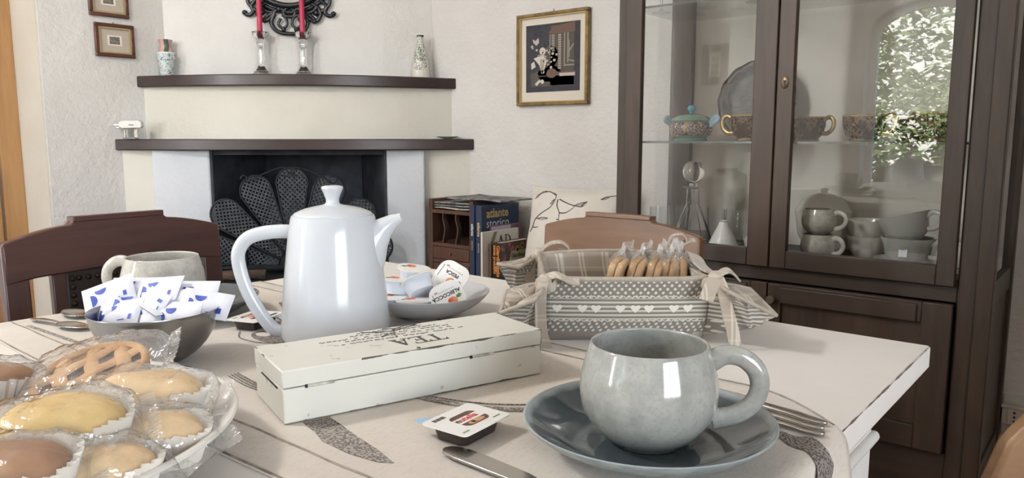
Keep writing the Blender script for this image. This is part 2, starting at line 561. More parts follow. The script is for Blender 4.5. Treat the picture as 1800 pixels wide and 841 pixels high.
MB().box(-.4, .3, .0, .05, 2.3, 3.6).build('window', plain('house_window', '#7f93ab', .2), t)
MB().box(-.7, .6, .0, .12, 2.18, 2.28).build('window_sill', M_house, t)
fl = MB()
for k in range(30):
    a, r = random.uniform(0, 6.28), random.uniform(0, .1)
    fl.lathe([(0, -.02), (.022, -.01), (.025, .01), (0, .02)], 6, T(r * cos(a), r * sin(a) * .5, .35 + random.uniform(-.05, .06)))
t = empty('geranium', (-1.35, -3.25, -.06), label='pink geranium in the garden, mirrored low in the cabinet glass', cat='plant')
fl.build('blossom', plain('pink_petal', '#d9596b', .6), t)
leaves(160, (0, 0, .2), (.2, .12, .18), .035, 5).build('foliage', M_leaf, t, fix=False)

# ---------------------------------------------------------------- corner fireplace
FC = (-3.27, 2.43)
R45 = radians(45)
def fw(a, n, z):                          # along the front, out from the corner
    return (FC[0] + (a + n) / sqrt(2), FC[1] + (a - n) / sqrt(2), z)
fp = empty('corner_fireplace', (FC[0], FC[1], 0), R45, 'white plastered corner fireplace with two dark curved mantel shelves', 'fireplace')
HZ = .435
def bow(e, b, n=28):
    pts = []
    for k in range(n + 1):
        x = -e + 2 * e * k / n
        pts.append((x, -(e + b * (1 - (x / e) ** 2) ** 1.15)))
    return pts + [(0, -.002)]
MB().prism([(-.576, -.577), (-.42, -.605), (.35, -.605), (.566, -.567), (0, -.002)], 1.255, WZ - .001).build('chimney_breast', M_wall, fp)
MB().prism(bow(.668, .165), 1.212, 1.258).build('mantel_shelf', M_mantel, fp, bevel=.004)
MB().prism(bow(.648, .135), .994, 1.213).build('rounded_breast', M_wall2, fp)
MB().prism(bow(.742, .115), .95, .996).build('mantel_shelf', M_mantel, fp, bevel=.004)
MB().prism([(-.722, -.7225), (-.5925, -.725), (-.5925, -.60), (-.599, -.60)], 0, .951).build('breast_side', M_wall2, fp)
MB().prism([(-.592, -.60), (-.592, -.765), (-.362, -.765), (-.235, -.34), (-.336, -.34)], 0, .951).build('jamb', M_jambtint, fp, bevel=.008)
MB().prism([(.722, -.7225), (.5285, -.725), (.5285, -.56), (.559, -.56)], 0, .951).build('breast_side', M_wall2, fp)
MB().prism([(.528, -.56), (.528, -.765), (.368, -.765), (.235, -.34), (.336, -.34)], 0, .951).build('jamb', M_jambtint, fp, bevel=.008)
fb = MB().prism([(-.361, -.762), (-.350, -.762), (-.222, -.34), (-.233, -.34)], HZ, .949).build('firebox_side', M_soot, fp)
MB().prism([(.367, -.762), (.356, -.762), (.222, -.34), (.233, -.34)], HZ, .949).build('firebox_side', M_soot, fp)
MB().box(-.222, .222, -.35, -.335, HZ, .949).build('firebox_back', M_soot, fp)
MB().prism([(-.350, -.75), (.356, -.75), (.222, -.35), (-.222, -.35)], .93, .949).build('firebox_hood', M_soot, fp)
MB().prism([(-.23, -.34), (.23, -.34), (.366, -.766), (.60, -.766), (.45, -1.02), (-.45, -1.02), (-.60, -.766), (-.36, -.766)], HZ - .05, HZ).build('hearth_slab', M_slate, fp, bevel=.004)
MB().prism([(-.22, -.35), (.22, -.35), (.36, -.77), (.55, -.77), (.42, -.98), (-.42, -.98), (-.55, -.77), (-.36, -.77)], 0, HZ - .049).build('hearth_base', M_wall2, fp)

# fan-shaped fire screen
sx, sy, sz = fw(-.010, .86, HZ)
fs = empty('fire_screen', (sx, sy, sz), R45, 'black wrought-iron fire screen shaped like an open fan', 'fire screen')
FCZ = .037
def lobe_w(s):
    if s < .345: return .012 + (.064 - .012) * max(0, (s - .07) / .275) ** .9
    d = (s - .345) / .064
    return .064 * sqrt(max(0, 1 - d * d))
M_lattice = plain('iron_lattice', '#474b50', .5, '#32363b', 30, metal=.5)
for k, ang in enumerate((0, -25, 25, -51, 51, -77, 77)):
    M = T(0, .004 * (k % 2) + .001 * k, FCZ) @ Ry(radians(ang))
    ss = [.07 + .275 * i / 8 for i in range(9)] + [.345 + .064 * sin(radians(90 * i / 8)) for i in range(1, 9)]
    outl = [(lobe_w(s), 0, s) for s in ss] + [(-lobe_w(s), 0, s) for s in reversed(ss[:-1])]
    lb = MB().sweep(outl, .0042, 6, (0, 1, 0), closed=True, M=M).build('fan_lobe', M_iron, fs, smooth=60)
    lt = MB()
    for sgn in (1, -1):
        for j in range(-30, 32):
            c = j * .0195
            run = None
            for i in range(0, 121):
                s = .07 + .338 * i / 120
                x = sgn * (s - .25) + c
                ins = abs(x) < lobe_w(s)
                if ins and run is None: run = (x, s)
                if run and (not ins or i == 120):
                    if s - run[1] > .004:
                        h = .0042
                        y0 = .0006 * sgn
                        lt.add([(run[0] - h, y0, run[1]), (run[0] + h, y0, run[1]), (x + h, y0, s), (x - h, y0, s)], [(0, 1, 2, 3)], M)
                    run = None
    tag(lt.build('lattice', M_lattice, lb, fix=False, solid=.001), kind='stuff')
def spx(pts): return [((u - 519) * .00216, -.012, FCZ + (474 - v) * .00216) for u, v in pts]
for c in ([(437, 312), (475, 293), (502, 284), (512, 291), (511, 300), (503, 299)], [(593, 312), (558, 293), (530, 284), (520, 291), (520, 299), (527, 299)],
          [(436, 312), (437, 302), (430, 299), (425, 306)], [(588, 314), (600, 313), (603, 302), (596, 298), (592, 304)]):
    MB().sweep(spline(spx(c), 6), .003, 6, (0, 1, 0)).build('scroll', M_iron, fs, smooth=60)
MB().prism(disc(0, FCZ, .13, .12, 24, 0, 180) + [(-.13, .02), (.13, .02)][::1], -.02, -.012, XZ).build('fan_centre', M_iron, fs)
MB().sweep(spline([(-.03, -.025, FCZ + .09), (-.022, -.03, FCZ + .125), (0, -.03, FCZ + .135), (.022, -.03, FCZ + .125), (.03, -.025, FCZ + .09)], 6), .004, 6, (0, 1, 0)).build('carrying_handle', M_iron, fs, smooth=60)
for s in (-1, 1): MB().box(s * .2 - .012, s * .2 + .012, -.08, .08, 0, .015).box(s * .2 - .006, s * .2 + .006, -.006, .006, .0, .1).build('foot', M_iron, fs)
MB().box(-.42, .42, -.006, .006, .03, .042).build('bottom_bar', M_iron, fs)
# charred log on the hearth in front of the screen
lg = MB()
def logf(u, v):
    a = 2 * pi * u; r = .02 + .004 * noise.noise(Vector((cos(a) * 1.5, sin(a) * 1.5, v * 6)))
    return (-.10 + .2 * v, r * cos(a), .024 + r * sin(a))
lg.grid(logf, 14, 16, cu=True)
lg.f += [tuple(i * 16 for i in range(14)), tuple(i * 16 + 15 for i in reversed(range(14)))]
x, y, z = fw(-.205, .975, HZ)
o = lg.build('burnt_log', plain('charred_wood', '#5c4a3c', .9, '#191715', 12, bump=.6), smooth=40)
o.location = (x, y, z); o.rotation_euler = (0, 0, R45 + .1)
tag(o, 'short half-charred log on the hearth before the fire screen', 'log')

# oval mirror with black scrolled frame, on the chimney breast
mx_, my_, mz_ = fw(-.04, .607, 1.825)
mr = empty('oval_mirror', (mx_, my_, mz_), R45, 'oval mirror in an ornate black scrollwork frame above the mantel', 'mirror')
el = [(.215 * cos(2 * pi * k / 64), -.012, .265 * sin(2 * pi * k / 64)) for k in range(64)]
MB().sweep(el, [(.014, .022)] * 64, 10, (0, 1, 0), closed=True).build('frame', M_blackp, mr, smooth=70)
MB().sweep([(p[0] * 1.12, -.008, p[2] * 1.1) for p in el], .009, 8, (0, 1, 0), closed=True).build('outer_rim', M_blackp, mr, smooth=70)
MB().prism([(p[0] * .97, p[2] * .97) for p in el], .003, .008, XZ).build('mirror_glass', plain('silvered_glass', '#e8e6e2', .02, metal=1.0), mr)
def mpx(pts, y=-.014): return [((u - 518) * .00238, y, (12 - v) * .00238 - .25) for u, v in pts]
scr = [([(492, 33), (486, 46), (491, 59), (504, 66), (518, 67)], .009), ([(503, 40), (498, 50), (505, 57), (513, 52), (512, 41), (505, 34)], .006), ([(516, 22), (508, 28), (511, 36), (518, 37)], .007),
       ([(494, 28), (484, 40), (473, 46), (480, 36), (489, 32)], .008), ([(478, 14), (466, 22), (463, 33), (470, 44), (478, 38)], .009), ([(470, 20), (476, 27), (486, 30), (497, 26)], .008),
       ([(462, 8), (452, 18), (455, 28), (449, 35), (441, 33), (441, 28)], .009), ([(452, 0), (446, 6), (448, 16), (456, 24), (466, 30)], .008), ([(505, 16), (505, 24), (512, 28)], .008)]
for pts, r in scr:
    for s in (1, -1):
        q = pts if s == 1 else [(1036 - u, v) for u, v in pts]
        MB().sweep(spline(mpx(q), 5), r, 7, (0, 1, 0)).build('scroll', M_blackp, mr, smooth=70)
for s in (1, -1):
    for (u, v, r) in ((440, 31, .012), (474, 45, .011), (507, 60, .010), (500, 24, .014), (470, 30, .014)):
        u2 = u if s == 1 else 1036 - u
        p = mpx([(u2, v)])[0]
        MB().lathe([(0, -r), (r * .8, -r * .6), (r, 0), (r * .8, r * .6), (0, r)], 10, T(*p)).build('leaf_knob', M_blackp, mr, smooth=70)

# things on the mantels
M_crystal = solid_glass('crystal', '#ffffff')
def candlestick(a, n, lab):
    x, y, z = fw(a, n, 1.2585)
    t = empty('candlestick', (x, y, z), R45, lab, 'candlestick', 'glass candlesticks on the upper mantel')
    MB().lathe([(0, 0), (.047, 0), (.048, .006), (.036, .014), (.022, .03), (.0135, .045), (.0115, .075), (.014, .112), (.0135, .116), (.010, .121), (.0155, .128), (.0175, .137), (.0155, .146), (.010, .151), (.018, .158), (.031, .172), (.035, .187), (.033, .188), (.014, .168), (.0125, .160), (0, .160)], 12).build('stem', M_crystal, t, smooth=25)
    c = empty('taper_candle', (x, y, z + .1605), 0, lab.replace('clear glass candlestick', 'deep pink taper candle').replace('holding', 'stuck in'), 'candle', 'pink candles before the mirror')
    MB().lathe([(0, 0), (.0115, 0), (.0105, .24), (.006, .252), (0, .254)], 20).build('wax', M_candle, c, smooth=40)
    MB().sweep([(0, 0, .253), (.001, 0, .262)], .001, 6).build('wick', M_iron, c)
M_candle = plain('pink_wax', '#b3304f', .4, sss=.1)
candlestick(-.158, .655, 'clear glass candlestick on the upper mantel, the one nearer the flowered vase')
candlestick(.018, .655, 'clear glass candlestick on the upper mantel, the one nearer the green-patterned bottle')
for o in list(bpy.data.objects):
    if o.name.startswith('taper_candle'):
        o['label'] = 'deep pink taper candle ' + ('nearer the flowered vase' if o.name == 'taper_candle' else 'nearer the green-patterned bottle')

m = Mat('flowered_porcelain')
x_, y_, z_ = m.xyz()
edge = (m.noise(52, 2, dist=1.6) - .5).abs()
pat = m.mix(edge.lt(.022), '#cbd5d6', '#3d4843')
pat = m.mix(m.noise(30, 2).gt(.64), pat, '#b0727a')
neck = m.mix((x_ * 160.0).sin().gt(.2), '#c49a94', '#49604f')
col2 = m.mix(z_.gt(.098), pat, neck)
m.color(m.mix(z_.band(.095, .101), col2, '#dfe2df'))
m.set(rough=.15)
x, y, z = fw(-.555, .63, 1.2585)
v = empty('porcelain_vase', (x, y, z), R45, 'small porcelain vase with leafy pattern and pink neck, on the upper mantel', 'vase')
MB().lathe([(0, 0), (.024, 0), (.0255, .004), (.029, .04), (.0355, .082), (.037, .094), (.034, .099), (.028, .104), (.0225, .118), (.0215, .130), (.027, .148), (.0285, .153), (.026, .152), (.019, .13), (.02, .10), (0, .09)], 28).build('body', m.m, v, smooth=40)

m = Mat('green_patterned_ceramic')
x_, y_, z_ = m.xyz()
g = (m.noise(75, 2, dist=1.5) - .5).abs().lt(.045) * (m.noise(40, 2).gt(.44))
fade = z_.gt(.035) * ((x_.abs() * -1.0) + .028).gt(0)
m.color(m.mix(g * fade, '#d8d4ca', '#2c5c48')); m.set(rough=.2)
x, y, z = fw(.514, .62, 1.2585)
b = empty('ceramic_bottle', (x, y, z), R45, 'tall white conical ceramic bottle with green pattern on the upper mantel', 'bottle')
MB().lathe([(0, 0), (.040, 0), (.042, .004), (.034, .07), (.022, .125), (.013, .155), (.0125, .178), (.014, .183), (.012, .184), (.010, .17), (0, .16)], 28).build('body', m.m, b, smooth=40)
MB().lathe([(.0125, .179), (.0155, .179), (.0155, .186), (.012, .187), (.0125, .179)], 24).build('dark_rim', plain('dark_glaze', '#2b3331', .2), b, smooth=40)

x, y, z = fw(-.672, .755, .9965)
p = empty('plug_adapter', (x, y, z + .0425), R45 - .1, 'white plug adapter with two pins, lying on a glass cube at the lower mantel end', 'adapter')
MB().prism([(-.045, 0), (-.03, -.012), (.045, -.010), (.052, -.006), (.052, .014), (.04, .022), (-.03, .02), (-.042, .012)], 0, .022, T(0, .011, .012) @ XZ).build('body', plain('white_plastic', '#cfccc5', .35), p, bevel=.003)
MB().box(-.062, -.044, -.008, -.004, .013, .017).box(-.062, -.044, .004, .008, .013, .017).box(-.058, -.044, -.002, .002, .003, .007).build_each('pin', plain('steel_pin', '#9a9a98', .3, metal=.9), p)
MB().box(.0, .02, -.0125, -.0108, .013, .016).build('label_mark', M_iron, p)
c = empty('glass_cube', (x, y, z), R45 - .1, 'tiny clear glass cube with dark base under the white adapter', 'ornament')
MB().box(-.022, .022, -.016, .016, .004, .042).build('block', M_crystal, c, bevel=.003)
MB().box(-.024, .024, -.018, .018, 0, .004).build('base', plain('grey_base', '#77746f', .4), c)

x, y, z = fw(.628, .712, .9965)
d = MB().lathe([(0, .0), (.018, 0), (.02, .002), (.046, .009), (.047, .0105), (.02, .0045), (0, .004)], 32).build('trinket_dish', plain('clear_dish', '#8d938f', .08), smooth=50)
d.location = (x, y, z); tag(d, 'shallow greenish glass dish at the right end of the lower mantel', 'dish')

# ---------------------------------------------------------------- pictures
M_gold = plain('old_gold', '#8f784c', .4, '#6a5837', 30, metal=.4)
M_mat = plain('cream_mount', '#d6cec0', .8)
M_batik = plain('dark_batik', '#34353c', .8, '#3e3e44', 40)
pc = empty('framed_batik', (-1.797, 2.43, 1.306), 0, 'gold-framed batik picture of a seated lady beside a shuttered window', 'picture')
W, H = .345, .356
fr = MB()
def ring(b, w, h, t, y0, y1):
    b.box(-w / 2, w / 2, y0, y1, -h / 2, -h / 2 + t).box(-w / 2, w / 2, y0, y1, h / 2 - t, h / 2).box(-w / 2, -w / 2 + t, y0, y1, -h / 2 + t, h / 2 - t).box(w / 2 - t, w / 2, y0, y1, -h / 2 + t, h / 2 - t)
    return b
ring(fr, W, H, .013, -.024, -.002).build('frame', M_gold, pc, bevel=.003)
ring(MB(), W - .024, H - .024, .005, -.019, -.006).build('inner_bead', plain('bright_gold', '#c4b083', .3, metal=.6), pc)
MB().box(-W / 2 + .01, W / 2 - .01, -.008, -.003, -H / 2 + .01, H / 2 - .01).build('mount', M_mat, pc)
bx0, bx1, bz0, bz1 = -.132, .128, -.125, .135
MB().box(bx0, bx1, -.0095, -.008, bz0, bz1).build('batik_cloth', M_batik, pc)
def art(name, c, polys, y=-.0099):
    b = MB()
    for q in polys: b.prism([(bx0 + (px - 106) / 416 * (bx1 - bx0), bz1 - (py - 155) / 555 * (bz1 - bz0)) for px, py in q], 0, .0003, T(0, y, 0) @ XZ)
    return b.build(name, plain('print_' + name, c, .85), pc, fix=True)
D = lambda x, y, r, s=None: disc(x, y, r, s or r, 14)
Bx = lambda a, b, c, d: [(a, b), (c, b), (c, d), (a, d)]
art('printed_ground', '#56514c', [Bx(300, 175, 480, 660), [(140, 560), (300, 500), (480, 600), (480, 665), (150, 665)], D(300, 420, 60, 90), D(290, 560, 90, 70)], -.0097)
art('printed_wall', '#6b564c', [[(280, 240), (320, 180), (485, 160), (485, 240)], Bx(345, 550, 490, 580), Bx(400, 235, 412, 520), D(310, 560, 40)])
art('printed_shutter', '#a0968c', [Bx(292, 248 + 14 * k, 302, 256 + 14 * k) for k in range(12)] + [Bx(310, 248 + 14 * k, 332, 256 + 14 * k) for k in range(10)] + [Bx(360, 248 + 19 * k, 382, 262 + 19 * k) for k in range(15)], -.0102)
art('printed_window', '#8f8b7d', [Bx(404, 240, 412, 505), Bx(404, 495, 482, 507), Bx(428, 240, 438, 480), Bx(440, 300, 446, 440), [(440, 380), (475, 330), (478, 340), (446, 395)], [(440, 455), (482, 470), (482, 482), (440, 466)]], -.0102)
art('printed_lady', '#c9c2b6', [D(238, 375, 24, 32), [(225, 400), (248, 402), (262, 430), (272, 460), (255, 520), (240, 560), (228, 545), (215, 490), (185, 450), (168, 430), (205, 415)], [(148, 470), (172, 455), (185, 500), (150, 520)], [(180, 640), (215, 605), (228, 622), (190, 660)], D(238, 625, 12, 18), D(240, 545, 14)], -.0102)
art('printed_flowers', '#b8b0a4', [[(160, 270), (182, 285), (205, 262), (212, 300), (190, 325), (165, 300)], D(155, 330, 10), D(192, 362, 9), D(160, 345, 7), D(210, 410, 12, 7)] + [D(290 + 45 * cos(k * 2.4) * (.4 + .07 * k), 430 + 80 * sin(k * 2.4) * (.4 + .06 * k), 7 + k % 3 * 2) for k in range(14)], -.0102)
art('printed_lines', '#4b4642', [[(222 + 9 * k, 440), (225 + 9 * k, 440), (229 + 6 * k, 535), (226 + 6 * k, 535)] for k in range(4)] + [D(230, 368, 3), D(246, 370, 3), Bx(234, 388, 244, 391)] + [D(210 + 16 * k, 580, 7) for k in range(5)] + [D(256 + 4 * cos(k), 340 + 6 * k, 9, 5) for k in range(-5, 2)], -.0105)
art('printed_ledge', '#b5aaa0', [Bx(370, 562, 488, 588)], -.0102)
MB().sweep([(0, -.004, H / 2), (0, -.006, H / 2 + .012)], .0015, 6).build('hook', M_gold, pc)

M_pframe = wood('brown_frame_wood', '#5e3a2c', '#47291f', 'x', 10, .35, .3)
def small_picture(y, z, lab):
    t = empty('small_picture', (-3.27, y, z), pi / 2, lab, 'picture', 'small brown-framed engravings')
    ring(MB(), .155, .133, .015, -.016, -.001).build('frame', M_pframe, t, bevel=.003)
    ring(MB(), .127, .105, .007, -.013, -.003).build('gilt_slip', plain('gilt', '#c9b48a', .3, metal=.6), t)
    MB().box(-.06, .06, -.006, -.002, -.05, .05).build('mount', plain('grey_mount', '#b9ada0', .8), t)
    MB().box(-.028, .028, -.0072, -.006, -.02, .02).build('engraving_margin', plain('paper', '#e6e0d4', .8), t)
    MB().box(-.02, .02, -.0078, -.0072, -.015, .015).build('engraving', plain('engraving_ink', '#8d857d', .8, '#4e4a48', 150), t)
    MB().sweep([(0, -.003, .0665), (0, -.004, .074)], .002, 6).build('hook', M_gold, t)
small_picture(1.405, 1.394, 'brown-framed engraving on the left wall, hanging just above the mantel end')
small_picture(1.39, 1.552, 'brown-framed engraving on the left wall, cut by the photo top edge')
pq = empty('dark_picture', (-3.05, -2.5, 1.66), pi, 'dark-framed picture with six small prints, mirrored in the left cabinet glass', 'picture')
ring(MB(), .25, .36, .07, -.02, -.001).build('frame', plain('dark_grey_frame', '#27242a', .5), pq)
MB().box(-.12, .12, -.012, -.002, -.17, .17).build('mount', M_mat, pq)
for i in range(2):
    for j in range(3): MB().box(-.035 + .045 * i, -.01 + .045 * i, -.0135, -.012, -.09 + .062 * j, -.055 + .062 * j).build('tiny_print', plain('tiny_ink', '#6f6965', .8), pq)

# wall socket by the cabinet
so = empty('wall_socket', (-.2105, 2.422, .248), 0, 'white surface-mounted power socket low on the wall beside the cabinet', 'socket')
M_sock = plain('ivory_plastic', '#cfc8bb', .4)
MB().box(-.026, .030, -.032, 0, -.026, .026).build('box', M_sock, so, bevel=.003)
MB().box(-.012, .018, -.0345, -.031, -.022, .022).build('plate', M_sock, so, bevel=.001)
for k in (-1, 0, 1): MB().lathe([(0, 0), (.0028, 0), (.0028, .002), (0, .002)], 12, T(.004, -.034, .012 * k) @ Rx(pi / 2)).build('hole', M_iron, so)
MB().box(-.028, .032, -.036, -.02, .022, .03).build('top_lip', M_sock, so, bevel=.002)

# ---------------------------------------------------------------- display cabinet
CX, CY = -1.269, 2.05
cb = empty('display_cabinet', (CX, CY, 0), 0, 'tall dark wooden display cabinet with two glazed doors, against the back wall', 'cabinet')
CW, CDp = 1.03, .37
b = MB()
for x0, x1 in ((0, .034), (.956, CW)):
    b.box(x0, x1, 0, .034, 0, 2.02).box(x0, x1, CDp - .034, CDp, 0, 2.02)
b.build_each('post', M_cab, cb, bevel=.003)
MB().box(.990, .994, -.0015, .001, .1, 2.0).build('groove_bead', plain('bead_wood', '#2a201c', .5), cb)
b = MB().box(.034, .956, .002, CDp - .002, .645, .664).box(.034, .956, .002, CDp, .08, .1).box(.034, .956, .002, .03, .607, .645).box(.034, .956, .002, .03, .08, .225).box(.034, .956, .002, CDp, 1.94, 2.02)
for x0 in (.004, CW - .032):
    b.box(x0, x0 + .028, .034, CDp - .034, .60, .66).box(x0, x0 + .028, .034, CDp - .034, .1, .2).box(x0, x0 + .028, .034, CDp - .034, 1.9, 2.0)
b.build_each('carcass_rail', M_cabx, cb, bevel=.002)
MB().box(.01, .016, .034, CDp - .034, .2, .6).box(CW - .016, CW - .010, .034, CDp - .034, .2, .6).build_each('side_panel', M_cab, cb)
for x0 in (.013, CW - .017): MB().box(x0, x0 + .004, .034, CDp - .034, .66, 1.9).build('side_pane', M_cabglass, cb)
MB().box(.034, .956, CDp - .012, CDp - .004, .66, 1.94).build('back_panel', M_cabback, cb)
MB().box(.034, .956, CDp - .012, CDp - .004, .1, .645).build('lower_back', M_cab, cb)
MB().box(.03, .08, CDp - .036, CDp - .012, .664, 1.94).build('corner_stile', M_cab, cb)
MB().prism([(-.03, -.03), (CW + .03, -.03), (CW + .03, CDp), (-.03, CDp)], 2.02, 2.08).build('cornice', M_cabx, cb, bevel=.012)
def cab_door(name, x0, x1, z0, z1, sl, sr, rb, rt, glass):
    d = empty(name); d.parent = cb
    fr = MB().box(x0, x0 + sl, -.020, .001, z0, z1).box(x1 - sr, x1, -.020, .001, z0, z1)
    fr.build_each('stile', M_cab, d, bevel=.0025)
    MB().box(x0 + sl, x1 - sr, -.020, .001, z0, z0 + rb).box(x0 + sl, x1 - sr, -.020, .001, z1 - rt, z1).build_each('rail', M_cabx, d, bevel=.0025)
    if glass: MB().box(x0 + sl - .004, x1 - sr + .004, -.010, -.006, z0 + rb - .004, z1 - rt + .004).build('pane', M_cabglass, d)
    else:
        MB().box(x0 + sl, x1 - sr, -.008, -.002, z0 + rb, z1 - rt).build('panel', M_cab, d)
        MB().box(x0 + sl, x1 - sr - .01, -.026, -.019, z1 - rt + .0, z1 - .006).build('raised_strip', M_cabx, d, bevel=.003)
    return d
dl = cab_door('glazed_door', .036, .5015, .648, 1.93, .055, .0615, .049, .07, True)
dr = cab_door('glazed_door', .505, .952, .648, 1.93, .044, .041, .049, .07, True)
ll = cab_door('lower_door', .036, .5015, .23, .604, .055, .045, .06, .052, False)
lr = cab_door('lower_door', .505, .952, .23, .604, .036, .065, .06, .052, False)
M_brass = plain('dull_brass', '#7a6a50', .4, '#4a3e30', 60, metal=.8)
kp = MB().lathe([(0, 0), (.010, 0), (.0112, .001), (.010, .002), (0, .002)], 20, T(.526, -.020, 1.146) @ Rx(pi / 2) @ Matrix.Diagonal((1, 1.5, 1, 1)))
kp = kp.build('keyhole_plate', M_brass, dr, smooth=40)
MB().lathe([(0, 0), (.003, 0), (.003, .0012), (0, .0012)], 10, T(.526, -.0222, 1.149) @ Rx(pi / 2)).box(.5247, .5273, -.0234, -.022, 1.139, 1.149).build('keyhole', M_iron, kp)
for d, x in ((ll, .462), (lr, .520)):
    MB().lathe([(0, 0), (.006, 0), (.005, .006), (.0105, .012), (.0125, .017), (.0105, .021), (0, .023)], 18, T(x, -.020, .562) @ Rx(pi / 2)).build('knob', plain('knob_wood', '#6a5a4e', .35, metal=.3), d, smooth=50)
for z in (.985, 1.385):
    gs = MB().box(.036, .954, .008, CDp - .04, z, z + .006).build('glass_shelf', M_shelfglass, cb)
    MB().box(.036, .954, .0065, .0082, z, z + .006).build('polished_edge', plain('glass_edge', '#4c534d', .2), gs)

def cab(x, y, z): return (x, y, z)
SH1, SH0, SH2 = .9912, .6645, 1.3912
# gold and blue pottery on the glass shelf
m = Mat('painted_majolica')
x_, y_, z_ = m.xyz()
e1 = m.voronoi(85, feature='DISTANCE_TO_EDGE'); cells = m.voronoi(85)
base = m.mix(e1.lt(.10), '#454a78', '#a38a58')
base = m.mix(cells.lt(.22), base, '#e0d8c4')
base = m.mix(m.noise(45, 2).gt(.62), base, '#6a3f36')
body = m.mix(z_.band(.017, .058), '#6f8f7d', base)
m.color(body); m.set(rough=.15)
sb = empty('sugar_bowl', (-1.103, 2.22, SH1), 0, 'lidded green and blue painted sugar bowl with two handles on glass shelf', 'sugar bowl')
MB().lathe([(0, 0), (.050, 0), (.052, .004), (.046, .009), (.060, .018), (.066, .035), (.062, .055), (.058, .060), (.055, .058), (.058, .03), (.04, .014), (0, .012)], 36).build('body', m.m, sb, smooth=40)
M_celadon = plain('celadon_glaze', '#7f9a86', .15, '#6a8672', 40)
ld = MB().lathe([(.061, .060), (.064, .063), (.060, .070), (.045, .078), (.03, .083), (0, .085)], 36).build('lid', M_celadon, sb, smooth=40)
MB().lathe([(0, .083), (.006, .086), (.005, .09), (.012, .097), (.013, .103), (.009, .11), (0, .112)], 20).build('lid_knob', plain('turquoise_glaze', '#5f9db3', .15), ld, smooth=50)
for s in (-1, 1): MB().sweep(spline([(s * .056, 0, .045), (s * .078, 0, .058), (s * .09, 0, .066), (s * .083, 0, .075), (s * .07, 0, .064), (s * .056, 0, .052)], 4), [(.008, .005)] * 21, 8, (0, 1, 0)).build('handle', plain('pale_blue_glaze', '#8fb0c0', .15), sb, smooth=60)

m = Mat('gilded_majolica')
x_, y_, z_ = m.xyz()
e1 = m.voronoi(75, feature='DISTANCE_TO_EDGE'); n1 = m.noise(60, 3, dist=1.5)
base = m.mix(n1.gt(.52), '#2b2527', '#75604a')
base = m.mix(e1.lt(.04), base, '#9c8058')
base = m.mix(m.noise(22, 2).gt(.6), base, '#453327')
m.color(m.mix(z_.gt(.0635), base, '#a98c54')); m.set(rough=.18, metal=.2)
M_gilt = m.m
M_giltline = plain('gilt_line', '#a98f5c', .25, metal=.7)
def gold_cup(x, y, rz, lab, s=1.0, hs=1):
    t = empty('gilded_cup', (x, y, SH1), rz, lab, 'cup', 'gilded painted cups on the glass shelf')
    MB().lathe([(0, 0), (.034, 0), (.036, .003), (.034, .008), (.044, .018), (.051, .04), (.052, .066), (.050, .068), (.046, .04), (.036, .016), (0, .014)], 32).build('body', M_gilt, t, smooth=40)
    MB().lathe([(.0345, .0005), (.0375, .002), (.036, .005), (.0345, .0005)], 32).build('foot_ring', M_giltline, t, smooth=60)
    MB().sweep(spline([(.049, 0, .058), (.066, 0, .066), (.078, 0, .055), (.076, 0, .035), (.062, 0, .022), (.047, 0, .022)], 5), [(.006, .004)] * 26, 8, (0, 1, 0)).build('handle', M_giltline, t, smooth=60)
    t.scale = (s, s, s)
    return t
gold_cup(-.905, 2.21, pi, 'gilded cup standing beside the green sugar bowl, its handle towards it', 1.15)
gold_cup(-.735, 2.19, -.15, 'gilded cup just right of the keyed door stile, on the glass shelf', 1.0)
gold_cup(-.585, 2.20, -.1, 'gilded cup in the middle of the right door shelf', 1.05)
gold_cup(-.485, 2.27, -.4, 'dim gilded cup behind the garden reflection, set back on the glass shelf', .95)
gold_cup(-.405, 2.19, 2.6, 'gilded cup at the right end of the glass shelf', 1.1)
m = Mat('dark_relief_plate')
m.color(m.mix(m.ramp(m.noise(24, 5, dist=2), .4, .62), '#1d1917', '#48413c')); m.set(rough=.35, metal=.0)
m.bump(m.noise(26, 3, dist=1.5), .5, .003)
pl = empty('decorative_plate', (-.945, 2.335, SH1), 0, 'dark patterned decorative plate with wavy rim leaning behind the gilded cup', 'plate')
def platef(u, v):
    a = 2 * pi * v; r = .126 * u * (1 + .012 * cos(14 * a) * u)
    z = .012 * max(0, u - .62) / .38 + .002
    return Vector((r * cos(a), -z, .127 + r * sin(a)))
MB().grid(lambda u, v: Rx(radians(-9)) @ platef(u, v), 12, 84, cv=True).build('dish', m.m, pl, smooth=60, solid=.004)

# glass on the cabinet floor and top shelf
M_thin = glassy('thin_glass', tint=(.97, .98, .98, 1), boost=1.6)
de = empty('decanter', (-1.072, 2.185, SH0), .2, 'faceted glass decanter with round ball stopper on the cabinet floor', 'decanter')
MB().lathe([(0, 0), (.064, 0), (.066, .006), (.060, .03), (.040, .085), (.026, .118), (.021, .130), (.020, .178), (.033, .182), (.033, .185), (.016, .184), (.0155, .13), (.034, .085), (.055, .03), (.055, .012), (0, .010)], 8).build('bottle', M_crystal, de, smooth=20)
MB().lathe([(0, .186), (.013, .187), (.012, .197), (.024, .204), (.0325, .222), (.034, .232), (.0325, .242), (.024, .258), (.012, .265), (0, .267)], 28).build('ball_stopper', M_crystal, de, smooth=60)
def tumbler(x, y, lab):
    o = MB().lathe([(0, 0), (.024, 0), (.027, .004), (.032, .115), (.0305, .115), (.0255, .008), (0, .006)], 24).build('glass_tumbler', M_thin, smooth=40)
    o.location = (x, y, SH0); tag(o, lab, 'glass', 'clear tumblers around the decanter')
tumbler(-1.19, 2.19, 'clear tumbler nearest the left post, beside the decanter')
tumbler(-1.165, 2.27, 'clear tumbler behind and left of the decanter')
tumbler(-1.035, 2.285, 'clear tumbler directly behind the decanter')
